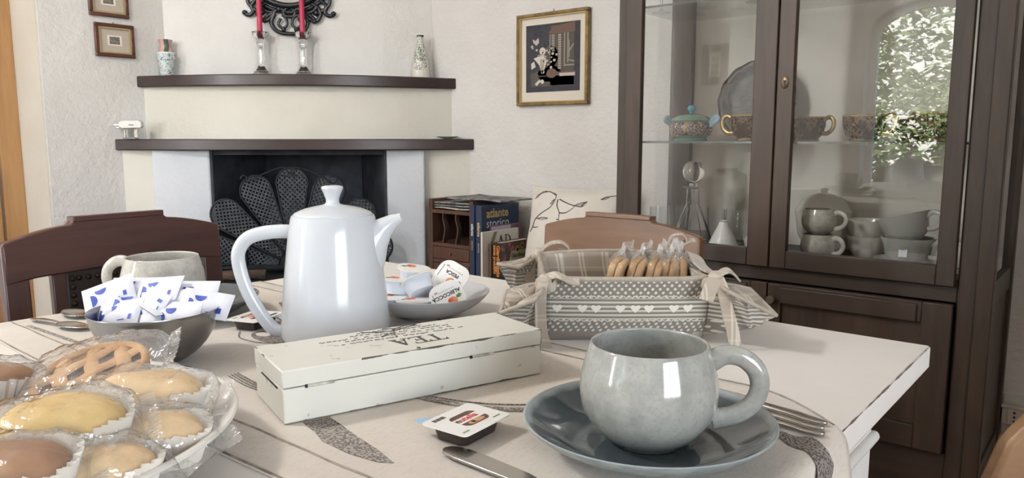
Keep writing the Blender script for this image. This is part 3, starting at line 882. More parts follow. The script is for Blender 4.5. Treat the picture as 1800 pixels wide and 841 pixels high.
tumbler(-.965, 2.255, 'clear tumbler behind the white cone vase')
o = MB().lathe([(0, 0), (.040, 0), (.045, .004), (.043, .02), (.030, .05), (.016, .078), (.0125, .088), (.015, .092), (.011, .092), (.010, .08), (0, .07)], 32).build('bud_vase', plain('white_glaze', '#e2e1de', .2), smooth=50)
o.location = (-.943, 2.13, SH0); tag(o, 'little white cone-shaped vase on the cabinet floor before the tumblers', 'vase')
o = empty('lidded_dish', (-.835, 2.16, SH0), 0, 'low white lidded dish on the cabinet floor, half behind the door stile', 'dish')
M_cwhite = plain('cabinet_china', '#d2cec6', .2)
MB().lathe([(0, 0), (.035, 0), (.05, .02), (.052, .04), (.048, .04), (0, .01)], 28).build('bowl', M_cwhite, o, smooth=40)
MB().lathe([(.052, .0405), (.04, .055), (.015, .066), (.006, .07), (.008, .078), (0, .082)], 28).build('lid', M_cwhite, o, smooth=50)
for i, (x, y, lab) in enumerate(((-1.207, 2.2, 'stemmed glass at the left end of the top shelf'), (-1.135, 2.3, 'stemmed glass set back, second on the top shelf'), (-1.05, 2.2, 'stemmed glass before the middle of the left door, top shelf'), (-.985, 2.29, 'stemmed glass set back, near the middle stile, top shelf'), (-.9, 2.2, 'stemmed glass nearest the middle stile on the top shelf'))):
    t = empty('stemmed_glass', (x, y, SH2), 0, lab, 'glass', 'stemmed glasses on the top shelf')
    MB().lathe([(0, .002), (.030, 0), (.031, .0015), (.012, .006), (.004, .014), (.0035, .07), (.005, .078)], 24).build('stem', M_thin if i % 2 else M_crystal, t, smooth=40)
    MB().lathe([(0, .078), (.018, .086), (.03, .11), (.031, .14), (.027, .165), (.026, .165), (.0295, .14), (.0285, .11), (.016, .088), (0, .081)], 24).build('bowl', M_thin, t, smooth=50)

# ---------------------------------------------------------------- mugs and china
m = Mat('speckled_stoneware')
base = m.mix(m.ramp(m.noise(60, 6), .38, .62), '#8f908c', '#a3a39e')
base = m.mix(m.ramp(m.noise(14, 3), .45, .7), base, '#a09f97')
base = m.mix(m.ramp(m.noise(300, 3), .5, .75) * .6, base, '#7f8586')
m.color(base); m.set(rough=.12, coat=.4, coatr=.04)
m.bump(m.noise(25, 2), .04, .002)
M_mug = m.m
m = Mat('warm_stoneware')
base = m.mix(m.ramp(m.noise(55, 6), .38, .62), '#b0aca3', '#c2beb5')
base = m.mix(m.ramp(m.noise(300, 3), .5, .75) * .5, base, '#8a867d')
m.color(base); m.set(rough=.12, coat=.4, coatr=.04)
M_mugw = m.m
MUGP = [(.0, .0025), (.024, .0022), (.0275, 0), (.030, .002), (.042, .012), (.0512, .027), (.0538, .041), (.0522, .057), (.0478, .073), (.0462, .0785), (.0450, .0798), (.0437, .0785), (.0452, .072), (.0488, .056), (.0502, .041), (.0475, .028), (.038, .014), (.02, .007), (0, .006)]
def mug(name, loc, rz, m, lab, cat='mug', group=None, s=1.0, rot=None):
    t = empty(name, loc, rz, lab, cat, group, rot)
    MB().lathe(MUGP, 56, sm=3).build('body', m, t, smooth=70)
    hp = spline([(.0465, 0, .0655), (.058, 0, .0715), (.071, 0, .0695), (.0815, 0, .0600), (.0845, 0, .0465), (.079, 0, .033), (.066, 0, .0235), (.0495, 0, .0195)], 6)
    MB().sweep(hp, [(.0075 + .0015 * abs(2 * i / (len(hp) - 1) - 1) ** 3, .0052) for i in range(len(hp))], 14, (0, 1, 0)).build('handle', m, t, smooth=70)
    t.scale = (s, s, s)
    return t
mug('stoneware_mug', (-.676, 2.16, SH0), -.25, M_mugw, 'beige mug at the bottom of the two stacked in the cabinet', group='round stoneware mugs in the cabinet', s=.88)
mug('stoneware_mug', (-.676, 2.16, SH0 + .0706), -.15, M_mugw, 'beige mug on top of the two stacked in the cabinet', group='round stoneware mugs in the cabinet', s=.88)
M_cup = plain('grey_white_china', '#b4b4ae', .18, '#a9aaa5', 20)
def cup(loc, rot, lab):
    t = empty('wide_cup', loc, 0, lab, 'cup', 'wide cappuccino cups stacked in the cabinet', rot)
    MB().lathe([(0, 0), (.032, 0), (.034, .003), (.052, .02), (.060, .055), (.0655, .067), (.066, .070), (.062, .069), (.056, .05), (.047, .02), (.03, .007), (0, .006)], 40).build('body', M_cup, t, smooth=40)
    MB().sweep(spline([(.058, 0, .056), (.078, 0, .062), (.092, 0, .052), (.090, 0, .036), (.074, 0, .022), (.053, 0, .022)], 5), [(.0065, .004)] * 26, 10, (0, 1, 0)).build('handle', M_cup, t, smooth=60)
    return t
sc = MB().lathe([(0, 0), (.04, 0), (.042, .003), (.07, .010), (.084, .017), (.083, .019), (.05, .008), (0, .006)], 40).build('saucer', M_cup, smooth=40)
sc.location = (-.455, 2.185, SH0); tag(sc, 'grey-white saucer under the two stacked wide cups', 'saucer')
cup((-.455, 2.185, SH0 + .0075), (0, 0, -.2), 'wide grey-white cup on the saucer, under the tilted one')
cup((-.4525, 2.185, SH0 + .066), (0, radians(-17), -.2), 'wide grey-white cup tilted on top of the other one')
MB().box(-.008, .012, 0, .0006, .024, .054).build('paper_label', plain('white_sticker', '#dfe0e6', .6), None)
lbl = bpy.data.objects['paper_label']; lbl.parent = bpy.data.objects['wide_cup']; lbl.location = (.012, -.0605, .0); lbl.rotation_euler = (-.12, 0, .2)
for i, (z, lab) in enumerate(((0, 'plain cream bowl, lower of the two between mugs and wide cups'), (.045, 'plain cream bowl, upper of the two between mugs and wide cups'))):
    o = MB().lathe([(0, 0), (.03, 0), (.032, .003), (.05, .03), (.056, .062), (.054, .063), (.046, .03), (.028, .008), (0, .007)], 36).build('china_bowl', M_cwhite, smooth=40)
    o.location = (-.578, 2.27, SH0 + z); tag(o, lab, 'bowl', 'cream bowls nested in the cabinet')
mug('small_white_mug', (-.345, 2.17, SH0 + .0125), 1.2, M_cwhite, 'small white mug at the right end of the cabinet floor', s=.72)
o = MB().lathe([(0, 0), (.04, 0), (.045, .012), (.043, .012), (0, .008)], 28).build('white_coaster', M_cwhite, smooth=40)
o.location = (-.345, 2.17, SH0); tag(o, 'small white dish under the white mug in the cabinet corner', 'dish')
t = empty('soup_tureen', (-.715, 2.316, SH0), 0, 'white tureen with knobbed lid behind the stacked beige mugs', 'tureen')
MB().lathe([(0, 0), (.04, 0), (.07, .05), (.08, .12), (.078, .12), (0, .02)], 36).build('bowl', M_cwhite, t, smooth=40)
MB().lathe([(.081, .1205), (.06, .155), (.03, .17), (.008, .175), (.012, .186), (0, .19)], 36).build('lid', M_cwhite, t, smooth=50)

# ---------------------------------------------------------------- chairs
M_studs = plain('bronze_nail', '#3a2f28', .35, metal=.8)
M_leather = plain('dark_leather', '#2b2422', .45, '#221c1b', 30, bump=.2)
def chair(loc, rz, mx, mz, lab, zs=1.0):
    """back stands in the local x-z plane, the sitter faces -y"""
    t = empty('dining_chair', loc, rz, lab, 'chair')
    Wd = .405
    tilt = Rx(radians(-3))
    zt = .80
    def topz(x):
        a = abs(x)
        if a < .088: return .852
        return .842 - (a - .088) ** 1.5 * .62
    pts = [(-Wd / 2 + Wd * k / 40, 0) for k in range(41)]
    prof = [(-Wd / 2, .745), (-.15, .752), (0, .758), (.15, .752), (Wd / 2, .745)]
    up = []
    for k in range(41):
        x = Wd / 2 - Wd * k / 40
        up.append((x, topz(x)))
    up += []
    B = T(0, 0, .45) @ tilt @ T(0, 0, -.45)
    MB().prism(prof + up, -.012, .014, B @ XZ).build('top_rail', mx, t, bevel=.003)
    MB().prism([(-.085, .846), (.085, .846), (.085, .857), (-.085, .857)], -.014, .016, B @ XZ).build('raised_crest', mx, t, bevel=.002)
    for s in (-1, 1):
        MB().box(s * (Wd / 2 - .018) - .02, s * (Wd / 2 - .018) + .02, -.013, .015, .40, .815, B).box(s * (Wd / 2 - .018) - .02, s * (Wd / 2 - .018) + .02, -.015, .017, .0, .42).build('rear_leg', mz, t, bevel=.003)
        MB().box(s * .115 - .012, s * .115 + .012, -.008, .010, .50, .76, B).build('slat', mz, t, bevel=.002)
        MB().box(s * .19 - .018, s * .19 + .018, -.40, -.365, .0, .42).build('front_leg', mz, t, bevel=.003)
    MB().box(-.18, .18, -.01, .012, .49, .525, B).build('lower_rail', mx, t, bevel=.002)
    MB().box(-.105, .105, -.010, .004, .53, .757, B).build('leather_back', M_leather, t, bevel=.003)
    nl = MB()
    for s in (-1, 1):
        for k in range(14): nl.lathe([(.0055, 0), (.0045, .003), (0, .0045)], 8, B @ T(s * .094, -.010, .54 + .0155 * k) @ Rx(pi / 2))
    for k in range(-5, 6): nl.lathe([(.0055, 0), (.0045, .003), (0, .0045)], 8, B @ T(.0165 * k, -.010, .742) @ Rx(pi / 2))
    tag(nl.build('nail_heads', M_studs, t, smooth=60), kind='stuff')
    MB().prism([(-.2, .0), (.2, .0), (.215, -.41), (-.215, -.41)], .42, .46).build('seat', M_leather, t, bevel=.012, seg=3)
    MB().box(-.18, .18, -.395, -.37, .36, .42).box(-.18, .18, -.01, .012, .36, .42).box(-.2, -.175, -.37, -.01, .36, .42).box(.175, .2, -.37, -.01, .36, .42).build_each('seat_rail', mx, t)
    t.scale = (1, 1, zs)
    return t
M_chrx = wood('chair_red_wood_rail', '#553631', '#432a27', 'x', 7, .32, .35)
M_chrz = wood('chair_red_wood', '#4e322d', '#3d2624', 'z', 7, .34, .35)
M_chwx = wood('chair_brown_wood_rail', '#7a5940', '#64472f', 'x', 5, .35, .3, '#8a6a4c')
M_chwz = wood('chair_brown_wood', '#76563d', '#5f432e', 'z', 6, .38, .3)
chair((-1.50, .637, 0), pi / 2 + .02, M_chrx, M_chrz, 'dark reddish wooden chair with nail-studded leather back at the table end with the beige mug')
chair((-.905, 1.46, 0), .0, M_chwx, M_chwz, 'brown wooden chair with arched back standing behind the fabric basket', .968)
chair((-1.05, -.98, 0), pi, M_chrx, M_chrz, 'dark wooden chair across the table, seen only mirrored in the cabinet glass')
# light wooden chair that just enters the lower right corner
t = empty('pale_wood_chair', (.018, 1.052, -.012), YA, 'pale wooden chair of which one rounded back corner shows by the socket', 'chair')
M_pale = wood('pale_chair_wood', '#94714f', '#7f6043', 'x', 6, .45, .1)
MB().prism([(-.17, .50), (.17, .50), (.17, .60)] + [(.17 - .34 * k / 12, .60 + .16 * sin(pi * k / 12) ** .5) for k in range(1, 12)] + [(-.17, .60)], -.012, .012, XZ).build('curved_back', M_pale, t, bevel=.006)
MB().prism(rounded(.38, .36, .06), .40, .43, T(0, -.19, 0)).build('seat', M_pale, t, bevel=.006)
for sx_, sy_ in ((-1, -1), (1, -1), (-1, 1), (1, 1)):
    MB().sweep([(sx_ * .155, -.19 + sy_ * .15, 0), (sx_ * .145, -.19 + sy_ * .14, .41)], .016, 10).build('leg', M_pale, t, smooth=60)
for s in (-1, 1): MB().box(s * .13 - .015, s * .13 + .015, -.011, .011, .42, .52).build('back_post', M_pale, t, bevel=.003)

# ---------------------------------------------------------------- bench with rack, books and cushion
M_bench = wood('bench_wood', '#51382c', '#412b22', 'x', 6)
bn = empty('low_bench', (-1.79, 2.20, 0), 0, 'low dark bench under the books and the cushion, hidden by the table', 'bench')
MB().box(-.47, .47, -.21, .215, .405, .44).build('bench_top', M_bench, bn, bevel=.004)
for sx_ in (-1, 1):
    for sy_ in (-1, 1): MB().box(sx_ * .43 - .02, sx_ * .43 + .02, sy_ * .18 - .02, sy_ * .18 + .02, 0, .406).build('leg', M_bench, bn)
BZ = .4405
M_rack = wood('rack_wood', '#5a3d30', '#4a3127', 'z', 8, .5, .05)
rk = empty('wooden_rack', (-2.107, 2.16, BZ), 0, 'small dark wooden rack with wavy dividers and drawers beside the blue books', 'rack')
RW, RD, RH = .245, .25, .315
for x in (-RW / 2, RW / 2 - .02): MB().box(x, x + .02, 0, RD, 0, RH).build('side_panel', M_rack, rk, bevel=.002)
for z in (0, .056, .124, .258): MB().box(-RW / 2 + .02, RW / 2 - .02, .002, RD, z, z + .014).build('shelf_board', M_rack, rk)
MB().box(-RW / 2, RW / 2, RD - .006, RD, 0, RH).build('back_panel', plain('rack_back', '#2b2420', .8), rk)
for z0, z1 in ((.016, .054), (.072, .122)):
    d = MB().box(-RW / 2 + .022, RW / 2 - .022, -.001, .2, z0, z1).build('drawer', M_rack, rk, bevel=.003)
    MB().lathe([(0, 0), (.006, 0), (.007, .008), (0, .011)], 12, T(0, 0, (z0 + z1) / 2) @ Rx(pi / 2)).build('knob', M_rack, d, smooth=50)
for x in (-.042, .03):
    MB().ribbon(spline([(x - .004, .012, .138), (x + .001, .012, .16), (x + .008, .012, .19), (x + .006, .012, .21), (x - .003, .012, .235), (x - .002, .012, .258)], 5), .02, (0, 1, 0), .006).build('wavy_divider', plain('divider_wood', '#4a3a34', .4), rk, smooth=60)
def news(name, w, d, loc, rz, seed, m, lab, amp=.006):
    o = MB().grid(lambda u, v: Vector(((u - .5) * w, (v - .5) * d, amp * noise.noise(Vector((u * 2.2, v * 1.4, seed))) + .004)), 16, 10).build(name, m, smooth=70, solid=.005)
    o.location = loc; o.rotation_euler = (0, 0, rz)
    tag(o, lab, 'magazine', 'folded papers on the wooden rack')
    return o
M_news = plain('newsprint', '#8d8b88', .8, '#55565a', 35, lo=.45, hi=.6)
M_news2 = plain('pale_newsprint', '#bdb8b0', .8, '#8f8c87', 30, lo=.45, hi=.6)
for i, (z, lab) in enumerate(((.716, 'pale folded paper lowest in the top slot of the rack'), (.727, 'grey folded paper second from below in the top rack slot'), (.7375, 'grey folded paper uppermost inside the top rack slot'))):
    news('folded_paper', .195, .2, (-2.107, 2.27, z), .02 * i, i, M_news2 if i == 0 else M_news, lab, .003)
o = news('folded_paper', .30, .19, (-1.985, 2.255, .7595), -.05, 9, M_news, 'grey newspaper lying across the rack top and the blue books', .005)

M_navy = plain('navy_book_cloth', '#2c3a55', .5, '#26334b', 20)
M_pages = plain('book_pages', '#c9c0ae', .8)
M_goldt = plain('gold_lettering', '#c2a871', .5)
M_whitet = plain('white_lettering', '#c9ccd2', .5)
M_blackt = plain('black_lettering', '#23211f', .6)
M_oranget = plain('orange_lettering', '#d98a3c', .5)
def book(x0, x1, y0, y1, h, m, lab, cat='book', group=None, lean=0):
    t = empty('book', (x0, y0, BZ), 0, lab, cat, group, rot=(0, lean, 0))
    w, d = x1 - x0, y1 - y0
    cv = MB().box(0, w, 0, .003, 0, h).box(0, .0025, 0, d, 0, h).box(w - .0025, w, 0, d, 0, h)
    cv.build('cover', m, t, bevel=.001)
    MB().box(.0025, w - .0025, .003, d - .004, .003, h - .003).build('pages', M_pages, t)
    return t, w, d, h
t1, w, d, h = book(-1.981, -1.9585, 2.14, 2.355, .305, M_navy, 'navy blue atlas with narrow spine, next to the rack')
text('spine_lettering', 'atlante', .017, M_whitet, t1, basis((w / 2, -.0004, h - .075), (0, 0, -1), (1, 0, 0)), 'LEFT', .0006)
text('spine_lettering', 'storico', .013, M_goldt, t1, basis((w / 2, -.0004, h - .14), (0, 0, -1), (1, 0, 0)), 'LEFT')
t2, w, d, h = book(-1.957, -1.925, 2.145, 2.37, .302, M_navy, 'navy blue atlas whose front cover shows the title in gold')
text('spine_lettering', 'atlante', .020, M_goldt, t2, basis((w / 2, -.0004, h - .065), (0, 0, -1), (1, 0, 0)), 'LEFT', .0006)
text('spine_lettering', 'storico', .013, M_whitet, t2, basis((w / 2, -.0004, h - .145), (0, 0, -1), (1, 0, 0)), 'LEFT')
text('cover_title', 'atlante', .048, M_goldt, t2, basis((w + .0004, .028, h - .033), (0, 1, 0), (0, 0, 1)), 'LEFT', .0012, xs=1.0)
text('cover_title', 'storico', .048, M_whitet, t2, basis((w + .0004, .026, h - .072), (0, 1, 0), (0, 0, 1)), 'LEFT', 0, xs=1.0)
M_lil = plain('lilac_cover', '#b9adc0', .5); M_pur = plain('purple_cover', '#5a4150', .5, '#7c5a6a', 25)
t3, w, d, h = book(-1.921, -1.914, 2.185, 2.375, .222, M_pur, 'purple magazine behind the white one, edge and corner showing', 'magazine')
MB().box(w, w + .0006, .004, .12, h - .055, h - .003).build('lilac_band', M_lil, t3)
text('cover_title', 'Gardian', .03, M_pur, t3, basis((w + .0008, .035, h - .032), (0, 1, 0), (0, 0, 1)), 'LEFT', .0004)
M_adw = plain('white_cover', '#d6d1c7', .5)
t4, w, d, h = book(-1.909, -1.898, 2.12, 2.335, .205, M_adw, 'white design magazine with big black initials and a grey corner stripe', 'magazine')
MB().prism([(.03, h - .075), (.05, h - .075), (.085, h - .004), (.065, h - .004)], 0, .0006, basis((w, 0, 0), (0, 1, 0), (0, 0, 1))).build('corner_stripe', plain('taupe_stripe', '#8b8074', .6), t4)
def serif_A(s): return [[(0, 0), (.30, 0), (.30, .04), (.20, .06), (.24, .22), (.21, .22), (.10, .06), (0, .04)], [(.10, .06), (.17, .06), (.40, .86), (.40, 1.0), (.36, 1.0)], [(.36, 1.0), (.44, 1.0), (.74, .05), (.82, .04), (.82, 0), (.48, 0), (.48, .04), (.57, .06), (.34, .80)], [(.18, .30), (.52, .30), (.50, .35), (.20, .35)]]
def serif_T(s): return [[(.27, 0), (.55, 0), (.55, .04), (.48, .06), (.48, .94), (.34, .94), (.34, .06), (.27, .04)], [(0, 1.0), (.82, 1.0), (.82, .94), (.0, .94)], [(0, 1.0), (.05, 1.0), (.10, .90), (.04, .76), (0, .76)], [(.82, 1.0), (.77, 1.0), (.72, .90), (.78, .76), (.82, .76)]]
def serif_E(s): return [[(.12, 0), (.26, 0), (.26, 1), (.12, 1)], [(0, 0), (.68, 0), (.68, .05), (0, .05)], [(0, .95), (.66, .95), (.66, 1), (0, 1)], [(.26, .48), (.48, .48), (.48, .53), (.26, .53)], [(.62, 0), (.68, 0), (.70, .26), (.66, .26)], [(.60, 1), (.66, 1), (.66, .78), (.62, .78)], [(.44, .38), (.49, .38), (.49, .63), (.44, .63)]]
def serif_D(s): return [[(.12, 0), (.26, 0), (.26, 1), (.12, 1)], [(0, 0), (.3, 0), (.3, .05), (0, .05)], [(0, .95), (.3, .95), (.3, 1), (0, 1)]] + [[(.3 + a0 * cos(radians(q)), .5 + b0 * sin(radians(q))) for a0, b0, q in ((.36, .45, k), (.52, .5, k), (.52, .5, k + 15), (.36, .45, k + 15))] for k in range(-90, 90, 15)]
def letters(name, word, size, gap, m, parent, M):
    b = MB(); x = 0
    for ch in word:
        ps = {'A': serif_A, 'T': serif_T, 'E': serif_E, 'D': serif_D}[ch](1)
        for i, q in enumerate(ps): b.prism([((px + x) * size, py * size) for px, py in q], 0, .00025 + .00003 * i, M)
        x += max(p[0] for q in ps for p in q) + gap
    return b.build(name, m, parent)
letters('cover_title', 'AD', .046, .06, M_blackt, t4, basis((w + .0002, .088, h - .066), (0, 1, 0), (0, 0, 1)))
text('cover_subtitle', 'LE PIU BELLE CASE DEL MONDO', .0085, M_blackt, t4, basis((w + .0003, .11, h - .076), (0, 1, 0), (0, 0, 1)))
m = Mat('flower_photo_cover')
base = m.mix(m.ramp(m.noise(28, 5), .4, .62), '#2c3b2b', '#7a4a52')
base = m.mix(m.noise(60, 2).gt(.62), base, '#a05a62')
m.color(base); m.set(rough=.35)
M_brownb = plain('brown_book', '#5a4436', .6)
book(-1.894, -1.881, 2.15, 2.33, .158, M_brownb, 'thin brown book between the white magazine and the gardening book')
t5, w, d, h = book(-1.879, -1.838, 2.155, 2.345, .165, m.m, 'thick gardening book with black spine, orange lettering and sunflowers on the cover')
MB().box(-.0002, w + .0002, -.0008, .0, 0, h).build('black_spine', plain('black_spine', '#1d1c1c', .4), t5)
text('spine_lettering', 'Giardinaggio', .024, M_oranget, t5, basis((w * .70, -.0012, h - .010), (0, 0, -1), (1, 0, 0)), 'LEFT', .0006)
text('spine_lettering', 'senza problemi', .018, M_oranget, t5, basis((w * .28, -.0012, h - .010), (0, 0, -1), (1, 0, 0)), 'LEFT', .0005)
CM = basis((w, 0, 0), (0, 1, 0), (0, 0, 1))
MB().prism([(.05, h - .075), (.19, h - .075), (.19, h - .036), (.065, h - .036)], 0, .0006, CM).build('title_band', plain('sand_band', '#a39a84', .5), t5)
text('cover_title', 'Giardinaggio', .022, M_blackt, t5, CM @ T(.118, h - .056, .0009), 'CENTER', .0003)
sf = MB(); sc_ = MB()
for cx, cy, r in ((.10, h - .034, .016), (.128, h - .020, .014)):
    for k in range(12): sf.prism([(cx + r * .45 * cos(k * pi / 6 - .22), cy + r * .45 * sin(k * pi / 6 - .22)), (cx + r * cos(k * pi / 6), cy + r * sin(k * pi / 6)), (cx + r * .45 * cos(k * pi / 6 + .22), cy + r * .45 * sin(k * pi / 6 + .22))], 0, .0009, CM)
    sc_.prism(disc(cx, cy, r * .48), 0, .0011, CM)
sf.build('sunflower_petals', plain('sunflower_yellow', '#c9b04a', .5), t5); sc_.build('sunflower_centre', M_blackt, t5)

# cushion leaning on the wall
cu = empty('cushion', (-1.60, 2.275, BZ + .19), 0, 'white cushion printed with bare dark twigs, leaning on the wall behind the brown chair', 'cushion', rot=(radians(-14), 0, radians(2)))
def cush(u, v, side):
    x = 2 * u - 1; z = 2 * v - 1
    e = (max(0, 1 - x * x) * max(0, 1 - z * z)) ** .42
    px = .205 * x * (1 - .07 * (1 - z * z)); pz = .195 * z * (1 - .07 * (1 - x * x))
    y = -side * (.062 * e) + .003 * noise.noise(Vector((x * 3, z * 3, side)))
    return Vector((px, y * 1.0, pz))
M_cush = plain('white_cotton', '#d8d3ca', .85, '#d0cac0', 12, bump=.25, bscale=25)
cbm = MB().grid(lambda u, v: cush(u, v, 1), 26, 26).grid(lambda u, v: cush(u, v, -1), 26, 26)
cbm.build('cover', M_cush, cu, smooth=180, fix=False)
MB().sweep([cush(a, b_, 1) for a, b_ in [(k / 20, 0) for k in range(20)] + [(1, k / 20) for k in range(20)] + [(1 - k / 20, 1) for k in range(20)] + [(0, 1 - k / 20) for k in range(20)]], .003, 6, (0, 1, 0), closed=True).build('piping', M_cush, cu, smooth=70)
tw = MB()
def twig(pts, r0, r1):
    P = spline([(u_, v_, 0) for u_, v_ in pts], 6)
    tw.sweep([cush(p.x, p.y, 1) + Vector((0, -.0004, 0)) for p in P], [(r0 + (r1 - r0) * i / (len(P) - 1), .0006) for i in range(len(P))], 6, (0, 1, 0))
def tp(px, py): return ((px - 812) / 570.0 * .98 + .01, 1 - (py - 70) / 660.0)
for pts in ([(850, 385), (868, 345), (880, 300), (930, 250), (985, 200), (1000, 125), (960, 105), (905, 103), (862, 150)], [(1020, 150), (1025, 195), (1050, 240), (1055, 285), (1075, 310)], [(1030, 148), (1080, 170), (1130, 185), (1180, 190), (1195, 158)], [(1050, 242), (1095, 238), (1140, 195)],
            [(1280, 140), (1320, 120), (1375, 112)], [(868, 352), (900, 352), (915, 345)], [(1000, 125), (940, 100), (880, 130), (850, 165)], [(1040, 288), (1060, 292)]):
    twig([tp(*p) for p in pts], .0026, .0011)
for (a, b_, l, ang) in ((985, 170, 22, 1.0), (870, 140, 20, .8), (935, 290, 45, .1), (1165, 175, 40, .4), (1190, 175, 26, .9), (1300, 130, 22, .4), (818, 440, 16, 1.3)):
    P = [tp(a - l * cos(ang), b_ + l * sin(ang)), tp(a, b_ - 7), tp(a + l * cos(ang), b_ - l * sin(ang)), tp(a + 4, b_ + 9)]
    twig(P + [P[0]], .0012, .0009); twig([P[0], P[2]], .0012, .0008)
tw.build_each('printed_twig', plain('twig_print', '#4d4744', .8), cu, smooth=70)

# ---------------------------------------------------------------- dining table
TZ = .755
tb = empty('dining_table', (-.6625, .2415, 0), 0, 'white painted rectangular dining table with worn dark edges', 'table')
hx, hy = .4885, .7515
M_top = edge_worn('worn_white_table_paint', '#e2ded9', '#dad5cf', '#5d4d40', hx, hy, .014, .0017, .72, speck=.80, lo=.22)
o = MB().box(-hx, hx, -hy, hy, -.014, .014).build('table_top', M_top, tb, bevel=.003, seg=2); o.location = (0, 0, TZ - .014)
M_tpaint = plain('table_leg_paint', '#dedbd6', .45, '#d2cec8', 8)
ap = MB().box(-hx + .06, hx - .055, hy - .085, hy - .062, .63, TZ - .028).box(-hx + .06, hx - .055, -hy + .062, -hy + .085, .63, TZ - .028).box(-hx + .05, -hx + .07, -hy + .07, hy - .07, .63, TZ - .028).box(hx - .07, hx - .036, -hy + .1, hy - .10, .50, TZ - .028)
ap.build_each('apron', M_tpaint, tb)
MB().sweep([(hx - .034, -hy + .09, .664), (hx - .034, hy - .096, .664), (hx - .034, hy - .092, .664), (hx - .034, hy - .090, .664)], [.0065, .0065, .005, .002], 12).sweep([(-hx + .030, -hy + .09, .662), (-hx + .030, hy - .09, .662)], .0115, 12).build_each('apron_moulding', M_tpaint, tb, smooth=60)
for a in (-1, 1):
    for c in (-1, 1):
        MB().box(a * (hx - .085) - .032, a * (hx - .085) + .032, c * (hy - .11) - .032, c * (hy - .11) + .032, .56, TZ - .028).lathe([(.0, 0), (.02, 0), (.024, .05), (.03, .35), (.028, .48), (.034, .52), (.026, .56), (0, .56)], 20, T(a * (hx - .085), c * (hy - .11), 0)).build('leg', M_tpaint, tb, smooth=40)

# linen runner across the table
M_lin = Mat('printed_linen')
x_, y_, z_ = M_lin.xyz()
base = M_lin.mix(M_lin.ramp(M_lin.noise(9, 4), .35, .68), '#cdc5ba', '#c3bab0')
base = M_lin.mix(M_lin.ramp(M_lin.noise(500, 2, (1, .25, 1)), .5, .75) * .35, base, '#a79d93')
M_lin.color(base); M_lin.set(rough=.9, spec=.15, sheen=.2)
M_lin.bump(M_lin.noise(420, 2) * .4 + M_lin.noise(14, 3), .35, .002)
RY0, RY1, RZ = .289, .708, TZ + .0012
ru = empty('table_runner', (-.6625, 0, 0), 0, 'beige linen runner with grey cutlery prints laid across the white table', 'table runner')
prof = spline([(-.500, -.10, 0), (-.4955, -.04, 0), (-.4932, -.008, 0), (-.485, -.0004, 0), (-.47, .0, 0)], 5)
P = [(p.x, p.y) for p in prof] + [(-.44 + .88 * k / 44, .0) for k in range(45)] + [(p.x, p.y) for p in spline([(.47, .0, 0), (.485, -.0004, 0), (.4932, -.008, 0), (.4955, -.04, 0), (.500, -.13, 0)], 5)]
def far(x):
    k = min(1.0, max(0.0, (x - .385) / .115))
    return RY1 - .075 * k ** 1.6
def runner(u, v):
    k = u * (len(P) - 1); i = min(int(k), len(P) - 2); f = k - i
    x = P[i][0] + (P[i + 1][0] - P[i][0]) * f; z = P[i][1] + (P[i + 1][1] - P[i][1]) * f
    hang = max(0, -z) * 10
    y = RY0 + (far(x) - RY0) * v
    wv = .0018 * noise.noise(Vector((x * 9, y * 9, 0))) * (.12 if hang < .05 else 1)
    return (x + hang * .012 * sin(v * 14), y + .004 * noise.noise(Vector((x * 6, v * 3, 4))), RZ + z + .0002 + abs(wv) * .3)
o = MB().grid(runner, 72, 40).build('linen', M_lin.m, ru, smooth=180, solid=.0012)
M_seam = plain('hem_seam', '#6f675f', .9, '#a39a8f', 60)
hs = MB()
for y0 in (.333, .676):
    hs.sweep([(x, y0 + .0018 * noise.noise(Vector((x * 20, y0, 0))) - (RY1 - far(x) if y0 > .5 else 0), RZ + .0013) for x in [-.48 + .96 * k / 60 for k in range(61 if y0 < .5 else 59)]], [(.0011, .0006)] * (61 if y0 < .5 else 59), 6)
for y0 in (RY0 + .002, RY1 - .002):
    hs.sweep([(x, (y0 if y0 < .5 else far(x) - .002) + .004 * noise.noise(Vector((x * 6, 0 if y0 < .4 else 3, 4))), RZ + .0008) for x in [-.48 + .96 * k / 60 for k in range(61)]], [(.0012, .001)] * 61, 6)
hs.build('hem_seam', M_seam, ru, smooth=60)
m = Mat('grey_print'); m.color(m.mix(m.noise(420, 3).gt(.5), '#a49c95', '#6b6560')); m.set(rough=.9); M_print = m.m
m = Mat('dark_print'); m.color(m.mix(m.noise(500, 3).gt(.52), '#8d857e', '#3f3b3a')); m.set(rough=.9); M_printd = m.m
def flat(name, polys, m=None, z=.0012):
    b = MB()
    for i, q in enumerate(polys): b.prism([(x + .6625, y) for x, y in q], RZ + z, RZ + z + .0003 + i * .00002)
    return b.build(name, m or M_print, ru)
def band(pts, w):
    P_ = spline([(x, y, 0) for x, y in pts], 6); w = w if isinstance(w, (list, tuple)) else [w] * len(P_)
    out = []
    for i in range(len(P_) - 1):
        t = (P_[i + 1] - P_[i]).normalized(); n = Vector((-t.y, t.x, 0))
        k0, k1 = w[min(i, len(w) - 1)] / 2, w[min(i + 1, len(w) - 1)] / 2
        a, b_ = P_[i], P_[i + 1]
        out.append([(a.x - n.x * k0, a.y - n.y * k0), (b_.x - n.x * k1, b_.y - n.y * k1), (b_.x + n.x * k1, b_.y + n.y * k1), (a.x + n.x * k0, a.y + n.y * k0)])
    return out
flat('printed_knife', [[(-.515, .362), (-.490, .352), (-.455, .350), (-.425, .354), (-.414, .361), (-.440, .369), (-.475, .376), (-.508, .384)]])
flat('printed_knife_collar', [[(-.536, .366), (-.515, .361), (-.507, .384), (-.529, .389)]], M_printd)
